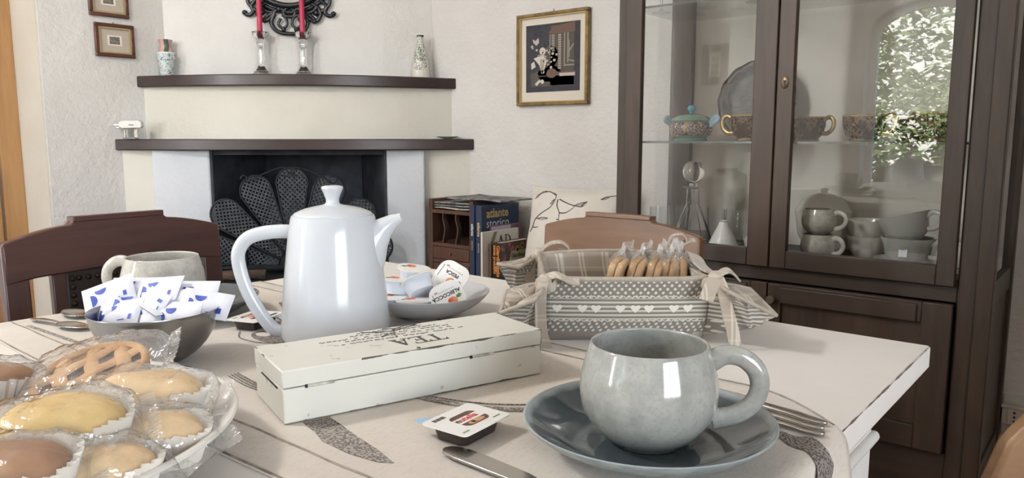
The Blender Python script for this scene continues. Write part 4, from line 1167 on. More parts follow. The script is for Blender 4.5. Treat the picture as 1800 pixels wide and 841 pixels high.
flat('printed_fork', sum([band([(-.705, .394 + .0035 * k), (-.66, .388 + .0035 * k), (-.62, .39 + .0028 * k)], .0013) for k in range(4)], []), M_printd)
flat('printed_spoon', band([(-.50, .475), (-.455, .487), (-.42, .505), (-.39, .53)], [.006, .008, .009, .008, .006]) , M_print)
flat('printed_spoon_outline', band([(-.505, .470), (-.455, .482), (-.415, .501), (-.383, .528)], .0016) + band([(-.50, .481), (-.46, .493), (-.43, .509), (-.40, .533)], .0013), M_printd, .0016)
flat('printed_spoon_bowl', [disc(-.802, .512, .040, .021, 22)], M_printd)
flat('printed_spoon_highlight', [disc(-.822, .509, .012, .008, 14)], M_lin.m, .0017)
flat('printed_ring', band([(-.86, .50), (-.83, .482), (-.79, .486), (-.765, .51)], .0015), M_printd, .0017)
# leaf-like print that runs over the table edge
tail = [(.44, 0.0)] + [(p.x, p.y) for p in spline([(.47, .0, 0), (.485, -.0004, 0), (.4932, -.008, 0), (.4955, -.04, 0), (.500, -.13, 0)], 8)]
def over_edge(d, y):
    for a, b in zip(tail, tail[1:]):
        l = sqrt((b[0] - a[0]) ** 2 + (b[1] - a[1]) ** 2)
        if d <= l or b is tail[-1]:
            nx, nz = -(b[1] - a[1]) / l, (b[0] - a[0]) / l
            return Vector((a[0] + (b[0] - a[0]) * d / l + nx * .0016, y, RZ + .0002 + a[1] + (b[1] - a[1]) * d / l + nz * .0016))
        d -= l
def leaf_print(u, v):
    c = (2 * v - 1) * .019 * sin(pi * min(1, u * .92 + .06)) ** .7 * (1 + .25 * sin(u * 19 + v * 2))
    return over_edge(.012 + .095 * u - c * .35, .600 - .035 * u + c)
MB().grid(leaf_print, 40, 8).build('printed_leaf', M_printd, ru, smooth=60, fix=False)
flat('printed_handle', band([(-1.12, .45), (-1.05, .435), (-.98, .43)], .007))
flat('printed_handle', band([(-1.1, .34), (-1.0, .345), (-.92, .35)], .006))
flat('printed_stem', band([(-.86, .60), (-.80, .62), (-.73, .625)], .0022) + band([(-.91, .58), (-.86, .565), (-.80, .57)], .003), M_printd)

# ---------------------------------------------------------------- coffee pot
M_porc = plain('white_porcelain', '#c4c8ce', .17, coat=.1)
pt = empty('coffee_pot', (-.749, .565, RZ + .0018), YA, 'tall white porcelain coffee pot with curved handle and lidded top', 'coffee pot')
MB().lathe([(0, .002), (.055, .002), (.0575, 0), (.0645, .001), (.0662, .005), (.0655, .018), (.0600, .075), (.0540, .125), (.0503, .146), (.0490, .1495), (.047, .150), (.046, .148), (.046, .14), (0, .138)], 64).build('body', M_porc, pt, smooth=50)
lid = MB().lathe([(.0462, .1475), (.0468, .150), (.0455, .1525), (.034, .1575), (.018, .161), (.0095, .163), (.0078, .1665), (.0085, .171), (.0120, .1795), (.0130, .1825), (.0118, .1845), (.006, .1855), (0, .1858)], 48, sm=2).build('lid', M_porc, pt, smooth=70)
sp = MB().sweep([(.026, 0, .092), (.040, 0, .111), (.0515, 0, .1250), (.0625, 0, .1352), (.0735, 0, .1428), (.0830, 0, .1470)], [(.024, .036), (.0200, .0285), (.0150, .0195), (.0105, .0125), (.0078, .0083), (.0058, .0052)], 24, (0, 0, 1))
sp.build('spout', M_porc, pt, smooth=70)
hp = spline([(-.046, 0, .129), (-.066, 0, .1295), (-.088, 0, .127), (-.106, 0, .120), (-.1165, 0, .105), (-.1165, 0, .086), (-.109, 0, .058), (-.096, 0, .032), (-.080, 0, .010), (-.068, 0, .0045), (-.060, 0, .006)], 6)
MB().sweep(hp, [(.0085, .0062)] * len(hp), 16, (0, 1, 0)).build('handle', M_porc, pt, smooth=70)

# ---------------------------------------------------------------- tea box
m_box = edge_worn('worn_box_paint', '#d3d1c8', '#c8c7be', '#4d4840', .1325, .0455, .0235, .0022, .55, speck=.70, cz=.0235)
bxm = empty('tea_box', (-.545, .492, RZ + .0018), radians(72), 'white worn wooden tea box with upside-down black lettering on its lid', 'box')
L2, D2, H2 = .1325, .0455, .047
o = MB().box(-L2, L2, -D2, D2, 0, .0305).build('box_body', m_box, bxm, bevel=.0012)
o = MB().box(-L2 - .0006, L2 + .0006, -D2 - .0006, D2 + .0006, .0313, H2).build('lid', m_box, bxm, bevel=.0012)
M_ink = plain('box_ink', '#3d3a38', .7, '#5a5652', 300)
letters('lid_lettering', 'TEA', .023, .02, M_ink, bxm, basis((.036, -.0040, H2 + .0001), (-1, 0, 0), (0, -1, 0)))
sc_ = MB()
rng = random.Random(4)
for r, (yy, x0, x1) in enumerate(((.006, -.062, .064), (.0145, -.055, .060), (.022, -.078, .066), (.030, -.045, .050), (.037, -.035, .030))):
    x = x0
    while x < x1:
        l = rng.uniform(.0025, .0055)
        pts = [(x + l * k / 4, yy + rng.uniform(-.0014, .0014), H2 + .0003) for k in range(5)]
        sc_.ribbon(pts, .0011, (0, 1, 0), .0003)
        x += l + (rng.uniform(.001, .002) if rng.random() < .75 else .006)
sc_.build('handwritten_lines', M_ink, bxm)
ff = MB()
for pts in ([(-.005, .005), (-.002, .02), (.004, .035), (-.004, .042), (-.008, .036)], [(.0, .03), (.02, .036), (.032, .040), (.02, .042), (.002, .034)], [(0, .02), (-.012, .018), (-.018, .012)], [(.002, .028), (-.02, .034), (-.03, .041)]):
    ff.sweep(spline([(x, y, H2 + .0004) for x, y in pts], 5), [(.0005, .0003)] * (5 * (len(pts) - 1) + 1), 6)
ff.build('printed_sprig', M_ink, bxm)
M_hinge = plain('painted_hinge', '#cfccc2', .4, '#8b867c', 90)
for x in (-.100, .062):
    h = MB().sweep([(x - .012, -D2 - .0012, .0309), (x + .012, -D2 - .0012, .0309)], .0013, 10)
    h.build('hinge', M_hinge, bxm, smooth=60)
    MB().sweep([(x - .0135, -D2 - .0012, .0309), (x - .0118, -D2 - .0012, .0309)], .0016, 10).build('hinge_pin', M_iron, bxm)
MB().box(-L2 - .0009, -L2 - .0002, -.030, .022, .0275, .0287, Rx(0)).build('finger_slot', M_iron, bxm)
MB().lathe([(0, 0), (.0022, 0), (.0018, .0006), (0, .0008)], 10, T(-.004, -.0415, H2)).build('paint_chip', M_ink, bxm)

# ---------------------------------------------------------------- plates and mugs on the table
m = Mat('teal_glaze')
x_, y_, z_ = m.xyz()
base = m.mix(m.ramp(m.noise(20, 4), .4, .65), '#434d53', '#4c575d')
rimc = m.ramp(z_ + m.noise(60, 3) * .004, .0228, .0262)
m.color(m.mix(rimc, base, '#929c9e')); m.set(rough=.08, coat=.5, coatr=.03)
M_teal = m.m
m = Mat('teal_glaze_outside'); m.color(m.mix(m.ramp(m.noise(50, 5), .4, .6), '#7d878a', '#919b9d')); m.set(rough=.15); M_tealo = m.m
def plate(loc, lab, m_in, m_out):
    t = empty('dessert_plate', loc, YA, lab, 'plate')
    MB().lathe([(0, .0045), (.035, .0045), (.052, .0058), (.068, .0095), (.083, .0165), (.0925, .0225), (.0965, .0255), (.0985, .0252)], 72, sm=3).build('glazed_top', m_in, t, smooth=80)
    MB().lathe([(0, .0), (.050, 0), (.054, .0012), (.070, .006), (.086, .0145), (.0955, .0215), (.0985, .0252)], 72, sm=3).build('underside', m_out, t, smooth=80)
    return t
plate((-.283, .51, RZ + .0018), 'dark teal glazed plate under the front grey mug', M_teal, M_tealo)
mug('stoneware_mug', (-.283, .51, RZ + .0065), YA - .12, M_mug, 'large rounded grey-blue speckled mug on the teal plate in front')
M_dgrey = plain('dark_grey_glaze', '#4a4f52', .15, '#54595b', 20)
plate((-1.000, .50, RZ + .0018), 'dark grey plate at the far end of the runner, behind the sachet bowl', M_dgrey, M_dgrey)
mug('stoneware_mug', (-1.006, .476, RZ + .0065), YA + pi - .15, M_mugw, 'large beige mug behind the steel bowl of sugar sachets')

# ---------------------------------------------------------------- cutlery
M_steel = plain('polished_steel', '#b5b0aa', .22, metal=1.0)
def cutlery_handle(name, p0, p1, lab, kind, z=RZ + .0045):
    """p0: end of the handle, p1: tip of the working end"""
    d = Vector((p1[0] - p0[0], p1[1] - p0[1], 0)); L = d.length
    t = empty(name, (p0[0], p0[1], z), atan2(d.y, d.x), lab, kind)
    hl = L * .56
    hp = [(0, 0, 0), (.017, 0, .0004), (hl * .3, 0, .0014), (hl * .7, 0, .0018), (hl, 0, .0005)]
    MB().sweep(spline(hp, 5), [(w_, .0016) for w_ in ([.0016, .0034, .0044, .0050, .0053, .0057, .0058, .0058, .0058, .0057, .0055, .0052, .0049, .0046, .0043, .004, .0037, .0034, .0032, .003, .003])], 12).build('handle', M_steel, t, smooth=60)
    if kind == 'knife':
        bl = [(hl - .012, -.004), (hl + .008, -.0088), (L - .035, -.0108), (L - .018, -.0104), (L - .008, -.0086), (L - .002, -.005), (L, -.0005), (L - .0008, .003), (L - .004, .0060), (L - .011, .0079), (L - .02, .0084), (hl, .0072), (hl - .012, .004)]
        MB().prism(bl, -.0010, .0012).build('blade', M_steel, t, bevel=.0004)
    elif kind == 'fork':
        b = MB().prism([(hl - .004, -.003), (L - .05, -.009), (L - .035, -.0105), (L - .035, .0105), (L - .05, .009), (hl - .004, .003)], -.0006, .0012)
        for k in range(4): b.box(L - .036, L - .001, -.0105 + .0061 * k, -.0105 + .0061 * k + .0027, -.0006, .0012)
        b.build('tines', M_steel, t, bevel=.0003)
    else:
        sl = L - hl
        def bowl(u, v):
            a = 2 * pi * u; r = v
            x = hl + sl * .5 + sl * .55 * r * cos(a); y = (.0125 if L < .12 else .016) * r * sin(a) * (1 - .15 * cos(a))
            return (x, y, .0042 * (r * r - 1) + .0022)
        MB().grid(bowl, 24, 7, cu=True).build('bowl', M_steel, t, smooth=60, solid=.0009, fix=False)
    return t
cutlery_handle('table_fork', (-.186, .643), (-.365, .662), 'steel fork beside the teal plate, the one farthest from its rim', 'fork')
cutlery_handle('table_spoon', (-.184, .630), (-.36, .642), 'steel spoon between the fork and the knife beside the teal plate', 'spoon')
cutlery_handle('dessert_knife', (-.180, .617), (-.345, .624), 'steel knife lying closest to the right rim of the teal plate', 'knife')
cutlery_handle('table_knife', (-.20, .392), (-.398, .399), 'steel knife with rounded blade in front of the teal plate', 'knife')
cutlery_handle('teaspoon', (-1.125, .352), (-1.012, .376), 'small steel teaspoon lying bowl up beside the sachet bowl', 'spoon')
cutlery_handle('teaspoon', (-1.015, .412), (-1.135, .398), 'small steel teaspoon lying beyond the other teaspoon', 'spoon')
cutlery_handle('table_knife', (-.86, .66), (-.955, .62), 'short steel knife behind the handle of the white pot', 'knife')

# ---------------------------------------------------------------- steel bowl with sugar sachets
m = Mat('brushed_steel'); m.color('#8d8d8e'); m.set(metal=1.0, rough=.25)
m.bump(m.noise(60, 4, (1, 1, 30)), .06, .0006)
BC = (-.812, .373)
st_b = empty('steel_bowl', (BC[0], BC[1], RZ + .0018), 0, 'small brushed steel bowl filled with white and blue sugar sachets', 'bowl')
MB().lathe([(0, 0), (.020, 0), (.028, .0015), (.040, .009), (.052, .0215), (.0605, .037), (.0648, .050), (.0664, .0575), (.0672, .058), (.0664, .0585), (.0638, .0505), (.0592, .0375), (.050, .0225), (.038, .0105), (.02, .003), (0, .003)], 64, sm=2).build('shell', m.m, st_b, smooth=70)
M_paper = plain('sachet_paper', '#d6d7de', .5, '#cccdd8', 40, bump=.15, bscale=60)
M_blue = plain('blue_print', '#2f47a0', .5)
def sachet_proto():
    t = empty('sugar_sachet')
    def pil(side):
        def f(u, v):
            x = 2 * u - 1; y = 2 * v - 1
            e = max(0, 1 - abs(x) ** 6) * max(0, 1 - y * y)
            return Vector((.030 * x, .0175 * y, side * (.0003 + .0028 * e ** .7) + .0007 * sin(9 * x + 4 * y) * e))
        return f
    MB().grid(pil(1), 16, 8).grid(pil(-1), 16, 8).build('paper', M_paper, t, smooth=60, fix=False)
    b = MB()
    def up(x, y): return Vector((x, y, pil(1)(x / .06 + .5, y / .035 + .5).z + .0003))
    def patch(poly_fn, n=8):
        b.grid(lambda u, v: up(*poly_fn(u, v)), 10, 4)
    patch(lambda u, v: (-.0200 + .0075 * v * cos(radians(-90 + 180 * u)), -.004 + .0075 * v * sin(radians(-90 + 180 * u))))
    patch(lambda u, v: (-.0075 + .0072 * v * cos(radians(180 + 180 * u)), .0085 + .0072 * v * sin(radians(180 + 180 * u))))
    b.build('blue_mark', M_blue, t, smooth=60, fix=False)
    b2 = MB().grid(lambda u, v: up(.017 + .004 * u, -.011 + .007 * v), 3, 3).grid(lambda u, v: up(.004 + .009 * u, -.0115 + .0012 * v), 4, 2)
    b2.build('small_mark', M_blue, t, fix=False)
    return t
sp0 = sachet_proto()
SA = [(-.0653, .015, .8363, 25, 'leftmost white sachet leaning out of the steel bowl'), (-.0400, .030, .8399, 0, 'white sachet at the very back of the bowl, half covered'), (-.0081, .018, .8411, 9, 'topmost white sachet in the steel bowl'),
      (.0331, .020, .8352, 2, 'white sachet at the back right of the bowl'), (.0532, .000, .8275, -12, 'rightmost white sachet, its corner over the bowl rim'), (.0069, .000, .8281, 5, 'white sachet in the middle of the heap'),
      (-.0458, -.010, .8190, 10, 'wrinkled white sachet on the left of the heap'), (.0265, -.020, .8182, 3, 'white sachet right of centre with a big blue mark'), (-.0253, -.030, .8096, 8, 'lowest white sachet at the left front rim'),
      (.0095, -.036, .8080, -20, 'white sachet tucked behind the front rim of the bowl'), (.0351, -.030, .8100, 12, 'white sachet at the right front rim of the bowl'), (-.0344, .006, .8267, -5, 'white sachet under the leftmost one'),
      (-.0103, -.012, .8197, 70, 'upright white sachet in the middle of the bowl')]
rng = random.Random(12)
for i, (r_, f_, z, roll, lab) in enumerate(SA):
    o = sp0 if i == 0 else copy_tree(sp0)
    f_ = f_ * (.8 if i < 8 or i > 10 else .5) + .012; r_ *= .95 if i < 8 or i > 10 else .7
    wx, wy = BC[0] + r_ * cos(YA) - f_ * sin(YA), BC[1] + r_ * sin(YA) + f_ * cos(YA)
    o.matrix_world = T(wx, wy, z - .009) @ Rz(YA + rng.uniform(-.3, .3)) @ Rx(radians(50 + rng.uniform(-12, 10))) @ Rz(radians(roll)) @ Matrix.Diagonal((.92, .92, 1, 1))
    tag(o, lab, 'sachet', 'sugar sachets in the steel bowl')
# hidden filling keeps the heap standing
for i, (r_, f_, z) in enumerate(((-.005, .01, .800), (.008, .022, .815))):
    o = copy_tree(sp0)
    wx, wy = BC[0] + r_ * cos(YA) - f_ * sin(YA), BC[1] + r_ * sin(YA) + f_ * cos(YA)
    o.matrix_world = T(wx, wy, z) @ Rz(YA + i) @ Rx(radians(15)); tag(o, ('white sachet at the bottom of the steel bowl under the heap', 'white sachet buried halfway up the heap in the steel bowl')[i], 'sachet', 'sugar sachets buried in the bowl')

# ---------------------------------------------------------------- dish of jam portions
M_dish = plain('pale_grey_china', '#bfc1c4', .15, '#b3b6ba', 30, coat=.3)
DC = (-.746, .715)
dsh = empty('shallow_dish', (DC[0], DC[1], TZ + .0035), YA, 'pale grey shallow dish with jam portions behind the white pot', 'dish')
MB().lathe([(0, 0), (.035, 0), (.038, .0012), (.055, .006), (.072, .0155), (.083, .0255), (.0875, .0315), (.0880, .0325), (.0868, .0328), (.080, .0255), (.068, .0165), (.052, .0090), (.03, .0055), (0, .005)], 64, sm=2).build('dish_body', M_dish, dsh, smooth=70)
M_tub = plain('white_tub', '#d3d8e2', .3, sss=.1)
M_foil = plain('foil_lid', '#e2e0dc', .4)
M_fruit = plain('fruit_orange', '#cf7850', .5, '#d99a62', 200); M_fruitr = plain('fruit_red', '#b5453f', .5, '#cf6a4c', 200); M_grn = plain('print_green', '#4c7a4b', .5)
M_redt = plain('print_red', '#a8443c', .5)
def jam(M, word, fruit, lab):
    t = empty('jam_portion'); t.matrix_world = M
    tag(t, lab, 'jam portion', 'jam portions in the pale grey dish')
    def outline(w, h):
        return [(w * sin(radians(a)) * (1 if abs(sin(radians(a))) < .98 else 1), h * cos(radians(a))) for a in range(0, 0)] or rounded(2 * w, 2 * h, min(w, h) * .75, 7)
    b = MB(); o0 = outline(.0165, .0135); o1 = outline(.0198, .0168); n = len(o0)
    b.add([(x, y, 0) for x, y in o0] + [(x, y, .0185) for x, y in o1], [tuple(reversed(range(n)))] + [(i, (i + 1) % n, n + (i + 1) % n, n + i) for i in range(n)])
    b.build('tub', M_tub, t, smooth=50)
    MB().prism(outline(.0235, .0200), .0183, .0192).build('foil_lid', M_foil, t)
    zz = .0193
    if word or not fruit is None:
        MB().prism(disc(-.004, .0085, .0068, .0060, 20), zz, zz + .0002).build('fruit_print', fruit, t)
        MB().prism(disc(-.0015, .0065, .0036, .0032, 14), zz, zz + .0003).build('fruit_shade', M_fruitr if fruit is M_fruit else M_fruit, t)
        MB().prism([(-.0185, .0035), (-.0155, .0015), (-.0105, .0035), (-.0105, .0065), (-.0155, .0070)], zz, zz + .0003).build('leaf_print', M_grn, t)
    if word:
        text('lid_lettering', word, .0072, M_blackt, t, T(.0005, -.0030, zz), 'CENTER', .00022, .0001)
        MB().box(.0175, .0182, -.010, .009, zz, zz + .0002).build('margin_line', M_blackt, t)
        b = MB()
        for k in range(9): b.box(-.013 + .0027 * k, -.0115 + .0027 * k, -.0092, -.0086, zz, zz + .0002)
        b.build('small_print', M_blackt, t)
        text('lid_number', '60', .0042, M_redt, t, T(.0125, -.0105, zz), 'CENTER', .0001, .0001)
    return t
def at_dish(r_, f_, z, rot):
    return T(DC[0] + r_ * cos(YA) - f_ * sin(YA), DC[1] + r_ * sin(YA) + f_ * cos(YA), z) @ Rz(YA) @ rot
jam(at_dish(-.013, -.032, .7655, Rz(.1)), '', M_fruitr, 'upright jam tub at the front of the dish, beside the apricot lid')
jam(at_dish(-.048, -.015, .7665, Rz(-.2)), '', M_fruitr, 'upright jam tub lowest in the dish, half behind the white pot')
jam(at_dish(-.040, .005, .7875, Ry(.12) @ Rz(.3)), '', M_fruitr, 'jam tub stacked on the left of the dish next to the white pot')
jam(at_dish(-.022, .030, .7990, Ry(.16) @ Rx(.1) @ Rz(.15)), '', M_fruitr, 'topmost upright jam tub at the back of the heap')
jam(at_dish(-.004, -.010, .7900, Rx(radians(-38)) @ Ry(radians(-28)) @ Rz(.25)), '', M_fruitr, 'jam tub tipped over on its side in the middle, underside showing')
jam(at_dish(.037, .020, .8010, Rz(-.10) @ Rx(radians(58)) @ Rz(radians(150))), 'PESCA', M_fruitr, 'peach jam portion leaning with its lettered lid to the viewer')
jam(at_dish(.031, -.0145, .7815, Rz(.10) @ Rx(radians(66)) @ Rz(radians(205))), 'ALBICOCCA', M_fruit, 'apricot jam portion leaning in front with its lid upside down')
jam(at_dish(.005, .022, .7690, Rz(.8)), '', M_fruitr, 'upright jam tub hidden at the back of the dish')

# ---------------------------------------------------------------- chocolate spread portions
M_choc = plain('chocolate_tub', '#2e2522', .2)
M_brn = plain('jar_brown', '#5b3c33', .5); M_tan = plain('hazelnut_tan', '#b98f66', .5); M_lblue = plain('light_blue_foil', '#9dbbd8', .4)
M_red = plain('red_print', '#b8362c', .5)
def spread(loc, rz, lab):
    t = empty('spread_portion', loc, rz, lab, 'spread portion', 'chocolate spread portions on the runner')
    b = MB(); o0 = rounded(.044, .031, .006, 4); o1 = rounded(.050, .037, .007, 4); n = len(o0)
    b.add([(x, y, 0) for x, y in o0] + [(x, y, .0125) for x, y in o1], [tuple(reversed(range(n)))] + [(i, (i + 1) % n, n + (i + 1) % n, n + i) for i in range(n)])
    b.build('tub', M_choc, t, smooth=50)
    MB().prism(rounded(.061, .047, .004, 3), .0122, .0132).build('foil_lid', M_foil, t)
    MB().prism([(-.028, .0235), (-.006, .0235), (-.024, .036)], .0112, .0119).build('peel_tab', M_lblue, t)
    z = .0133
    MB().prism(rounded(.030, .024, .006, 4), z, z + .0002, T(.002, -.001, 0)).build('jar_print', M_brn, t)
    MB().prism([(-.0135, -.0055), (.0175, -.0055), (.0175, .0045), (-.0135, .0045)], z, z + .0003).build('white_label_print', M_foil, t)
    MB().prism(disc(.004, -.0088, .008, .003, 14), z, z + .0004).prism(disc(-.004, -.0092, .004, .0026, 12), z, z + .0004).build('hazelnut_print', M_tan, t)
    text('red_lettering', 'utella', .0095, M_red, t, T(-.0085, .0002, z + .0004), 'LEFT', .0002, .0001)
    text('black_lettering', 'n', .0095, M_blackt, t, T(-.0135, .0002, z + .0004), 'LEFT', .0003, .0001)
    b = MB()
    for k in range(9): b.box(-.022 + .0016 * k, -.022 + .0016 * k + (.0006 if k % 3 else .0010), .0145, .019, z, z + .0002)
    b.build('barcode', M_blackt, t)
    MB().box(.015, .024, -.0165, -.0155, z, z + .0002).box(-.026, -.018, -.018, -.017, z, z + .0002).build('small_print', M_grn, t)
spread((-.409, .436, RZ + .002), radians(94), 'chocolate spread portion with pale blue tab, in front of the tea box')
spread((-.868, .527, RZ + .002), radians(-70), 'chocolate spread portion lying behind the handle of the white pot')

# ---------------------------------------------------------------- fabric bread basket
def fabric(name, kind):
    m = Mat(name)
    x, y, z = m.xyz()
    h = x + y * .9
    weave = m.noise(600, 2)
    if kind == 'outer':
        dots = m.voronoi(1.0, m.vec((h + z) * 112.0, (h - z) * 112.0, 0.0), 0.0).lt(.27)
        base = m.mix(dots, '#7d7871', '#c6c1b7')
        st_ = (z * 1150.0).sin().gt(.05)
        stripes = m.mix(st_, '#7d7871', '#c0bbb1')
        base = m.mix(z.band(.0285, .0555), base, stripes)
        px = ((h * 62.0).sin().gt(.93) + (h * 62.0 + .55).sin().gt(.96)).mn(1.0)
        plaid = m.mix(px * .6, '#81776e', '#b9b0a5')
        m.color(m.mix(z.lt(.0105), base, plaid))
    else:
        p = h.mod(.066)
        bars = (p.band(.008, .0105) + p.band(.013, .018) + p.band(.041, .0435) + p.band(.046, .0485)).mn(1.0)
        q = z.mod(.05)
        barz = (q.band(.010, .0125) + q.band(.034, .037) + q.band(.040, .0415)).mn(1.0)
        base = m.mix(barz * .45, '#83796f' if kind == 'inner' else '#a2968a', '#bdb3a6')
        base = m.mix(z.gt(.056) * .4, base, '#b3a89a')
        m.color(m.mix(bars * .6, base, '#c9c1b5'))
    m.set(rough=.92, spec=.1, sheen=.15)
    m.bump(weave * .4 + m.noise(28, 3), .35, .002)
    return m.m
M_fo, M_fi, M_ft = fabric('dotted_cotton', 'outer'), fabric('plaid_lining', 'inner'), fabric('plaid_tie_cotton', 'tie')
M_trim = plain('cotton_trim', '#a89f92', .9, '#968d81', 60, bump=.3, bscale=200)
BX = (-.516, .8385, TZ + .0008)
bk = empty('bread_basket', BX, YA, 'grey and beige fabric bread basket with hearts and tied corners', 'basket')
bw, bd0, bd1, bh = .096, .073, .098, .080
MB().prism(rounded(2 * bw, 2 * bd0, .012), 0, .004).build('base', M_fi, bk, bevel=.0015)
def side_wall(kind, off):
    """front/back/left/right panel, off = distance from the outer face inwards"""
    def f(u, v):
        h = bh * v
        d = bd0 + (bd1 - bd0) * v ** .8 - off
        wdt = bw + .004 * v - off
        s = 2 * u - 1
        puff = .004 * (1 - s * s) * sin(pi * min(1, v * 1.0)) + .0012 * noise.noise(Vector((u * 7, v * 4, ord(kind[0]))))
        if kind == 'front': return Vector((s * wdt * .985, -(d + puff), h - .0015 * (1 - s * s) * v))
        if kind == 'back': return Vector((s * wdt * .985, d + puff, h + .004 * (1 - s * s) * v))
        if kind == 'left': return Vector((-(wdt + puff), s * d * .985, h - .004 * (1 - s * s) * v))
        return Vector((wdt + puff, s * d * .985, h - .006 * (1 - s * s) * v))
    return f
for kd in ('front', 'back', 'left', 'right'):
    MB().grid(side_wall(kd, 0), 30, 12).build('outer_panel', M_fo, bk, smooth=180, solid=.0012, fix=False)
    MB().grid(side_wall(kd, .0045), 30, 12).build('lining_panel', M_fi, bk, smooth=180, solid=.0012, fix=False)
    f0 = side_wall(kd, .002)
    MB().sweep([f0(k / 24, 1.0) for k in range(25)], .0034, 8).build('piped_edge', M_trim, bk, smooth=70)
def heart_y(x):
    a = abs(x)
    top = .30 + .62 * sqrt(max(0, 1 - ((a - .5) / .5) ** 2)) if a > .02 else .72
    return -1.0 + (1.25 + .05) * a ** 1.15 if a < .999 else .30, top
M_heart = plain('heart_print', '#d8d4ca', .9)
ff_ = side_wall('front', 0)
for cx in (-.083, -.053, -.037, -.008, .010, .026, .056, .073, .094)[:8]:
    vs, fs = [], []
    for i in range(21):
        x = -1 + i / 10; lo, hi = heart_y(x)
        for k in range(5):
            xx = cx + x * .0062; zz = .0425 + (lo + (hi - lo) * k / 4) * .0052
            vs.append((xx, ff_((xx / (bw * .985) + 1) / 2, zz / bh).y - .0017, zz))
    for i in range(20):
        for k in range(4): fs.append((i * 5 + k, i * 5 + 5 + k, i * 5 + 6 + k, i * 5 + 1 + k))
    MB().add(vs, fs).build('heart_print', M_heart, bk, fix=False)
for z0, r in ((.0575, 0), (.0268, 1)):
    MB().sweep([(x, ff_((x / (bw * .985) + 1) / 2, z0 / bh).y - .0008, z0 + .0011 * sin(x * 900)) for x in [-bw * .95 + 1.9 * bw * k / 160 for k in range(161)]], [(.0007, .0009)] * 161, 5, (0, 1, 0)).build('scallop_braid', M_heart, bk, smooth=70)

def patch(P00, P10, P11, P01, bulge, seed, off=0):
    P00, P10, P11, P01 = map(Vector, (P00, P10, P11, P01))
    n = ((P10 - P00).cross(P01 - P00)).normalized()
    def f(u, v):
        p = P00 * (1 - u) * (1 - v) + P10 * u * (1 - v) + P11 * u * v + P01 * (1 - u) * v
        return p + n * (bulge * sin(pi * u) * sin(pi * v) + off + .003 * noise.noise(Vector((u * 4, v * 4, seed))) * (sin(pi * u) * .5 + .5))
    return f
def ear(cx, cy, dx, dy, L, droop, wide, seed):
    """folded fabric corner that sticks out beyond its tie: dx, dy = outward direction"""
    sgx, sgy = (1 if cx > 0 else -1), (1 if cy > 0 else -1)
    d = Vector((dx, dy, 0)).normalized(); s = Vector((-d.y, d.x, 0))
    Tt = Vector((cx, cy, .076)); Bc = Vector((sgx * (bw - .002), sgy * (bd0 - .002), .004))
    tip = Tt + d * L + Vector((0, 0, -droop)); fold = Tt + d * L * .62 + Vector((0, 0, -.052))
    for side in (1, -1):
        edge = Tt + d * L * .55 + s * side * wide + Vector((0, 0, -.012))
        f1 = patch(Tt + s * side * .004, edge, tip, fold, -.006 * side, seed + side)
        f2 = patch(Tt + s * side * .006, edge, fold, Bc, .006 * side, seed + side * 2)
        low = patch(Bc, fold, edge, Tt, .004 * side, seed + 3)
        MB().grid(f1, 14, 12).build('corner_lining', M_fi, bk, smooth=180, solid=.002, fix=False)
        MB().grid(low, 14, 12).build('corner_flap', M_fo, bk, smooth=180, solid=.002, fix=False)
        MB().grid(patch(fold, tip, edge, fold + (edge - fold) * .3, .003 * side, seed + 7), 10, 8).build('corner_flap', M_fo, bk, smooth=180, solid=.002, fix=False)
        MB().sweep([Tt, edge * .5 + Tt * .5 + s * side * .003, edge, edge * .4 + tip * .6, tip], .0026, 7).build('piped_edge', M_trim, bk, smooth=70)
    return Tt
def knot(p, seed):
    b = MB()
    def f(u, v):
        a, c = 2 * pi * u, pi * (v - .5)
        r = .0085 * (1 + .25 * noise.noise(Vector((cos(a) * 2, sin(a) * 2, v * 4 + seed))))
        return Vector((p[0] + r * cos(c) * cos(a), p[1] + r * cos(c) * sin(a), p[2] + r * .9 * sin(c)))
    b.grid(f, 16, 10, cu=True).build('knot', M_ft, bk, smooth=180, fix=False)
def tie(path, width, side): MB().ribbon(spline(path, 6), width, side, .0022).build('tie_strap', M_ft, bk, smooth=50, bevel=.0005)
def wrapc(cx, cy, r): MB().sweep([(cx + r * cos(a), cy + r * sin(a), .074 + .003 * sin(2 * a)) for a in [2 * pi * k / 20 for k in range(20)]], [(.003, .006)] * 20, 8, closed=True).build('tie_band', M_ft, bk, smooth=70)
# front left
ear(-.098, -.098, -.85, -.53, .062, .030, .030, 1.0); knot((-.099, -.104, .079), 1)
tie([(-.099, -.108, .080), (-.103, -.116, .070), (-.104, -.119, .045), (-.102, -.119, .020), (-.096, -.117, -.001)], .0135, (1, 0, .05)); wrapc(-.097, -.099, .010)
tie([(-.099, -.104, .082), (-.085, -.106, .086), (-.070, -.106, .079), (-.058, -.104, .077)], .012, (0, 1, .5))
# front right
ear(.100, -.098, .93, -.37, .072, .034, .034, 2.0); knot((.101, -.104, .083), 2)
tie([(.102, -.109, .083), (.108, -.116, .066), (.114, -.119, .040), (.120, -.120, .018), (.123, -.120, .000)], .0145, (1, 0, .2)); wrapc(.100, -.099, .011)
tie([(.100, -.110, .083), (.093, -.116, .073), (.087, -.118, .058)], .017, (1, 0, -.25))
tie([(.104, -.104, .086), (.118, -.098, .090), (.132, -.092, .078)], .016, (0, 1, .2))
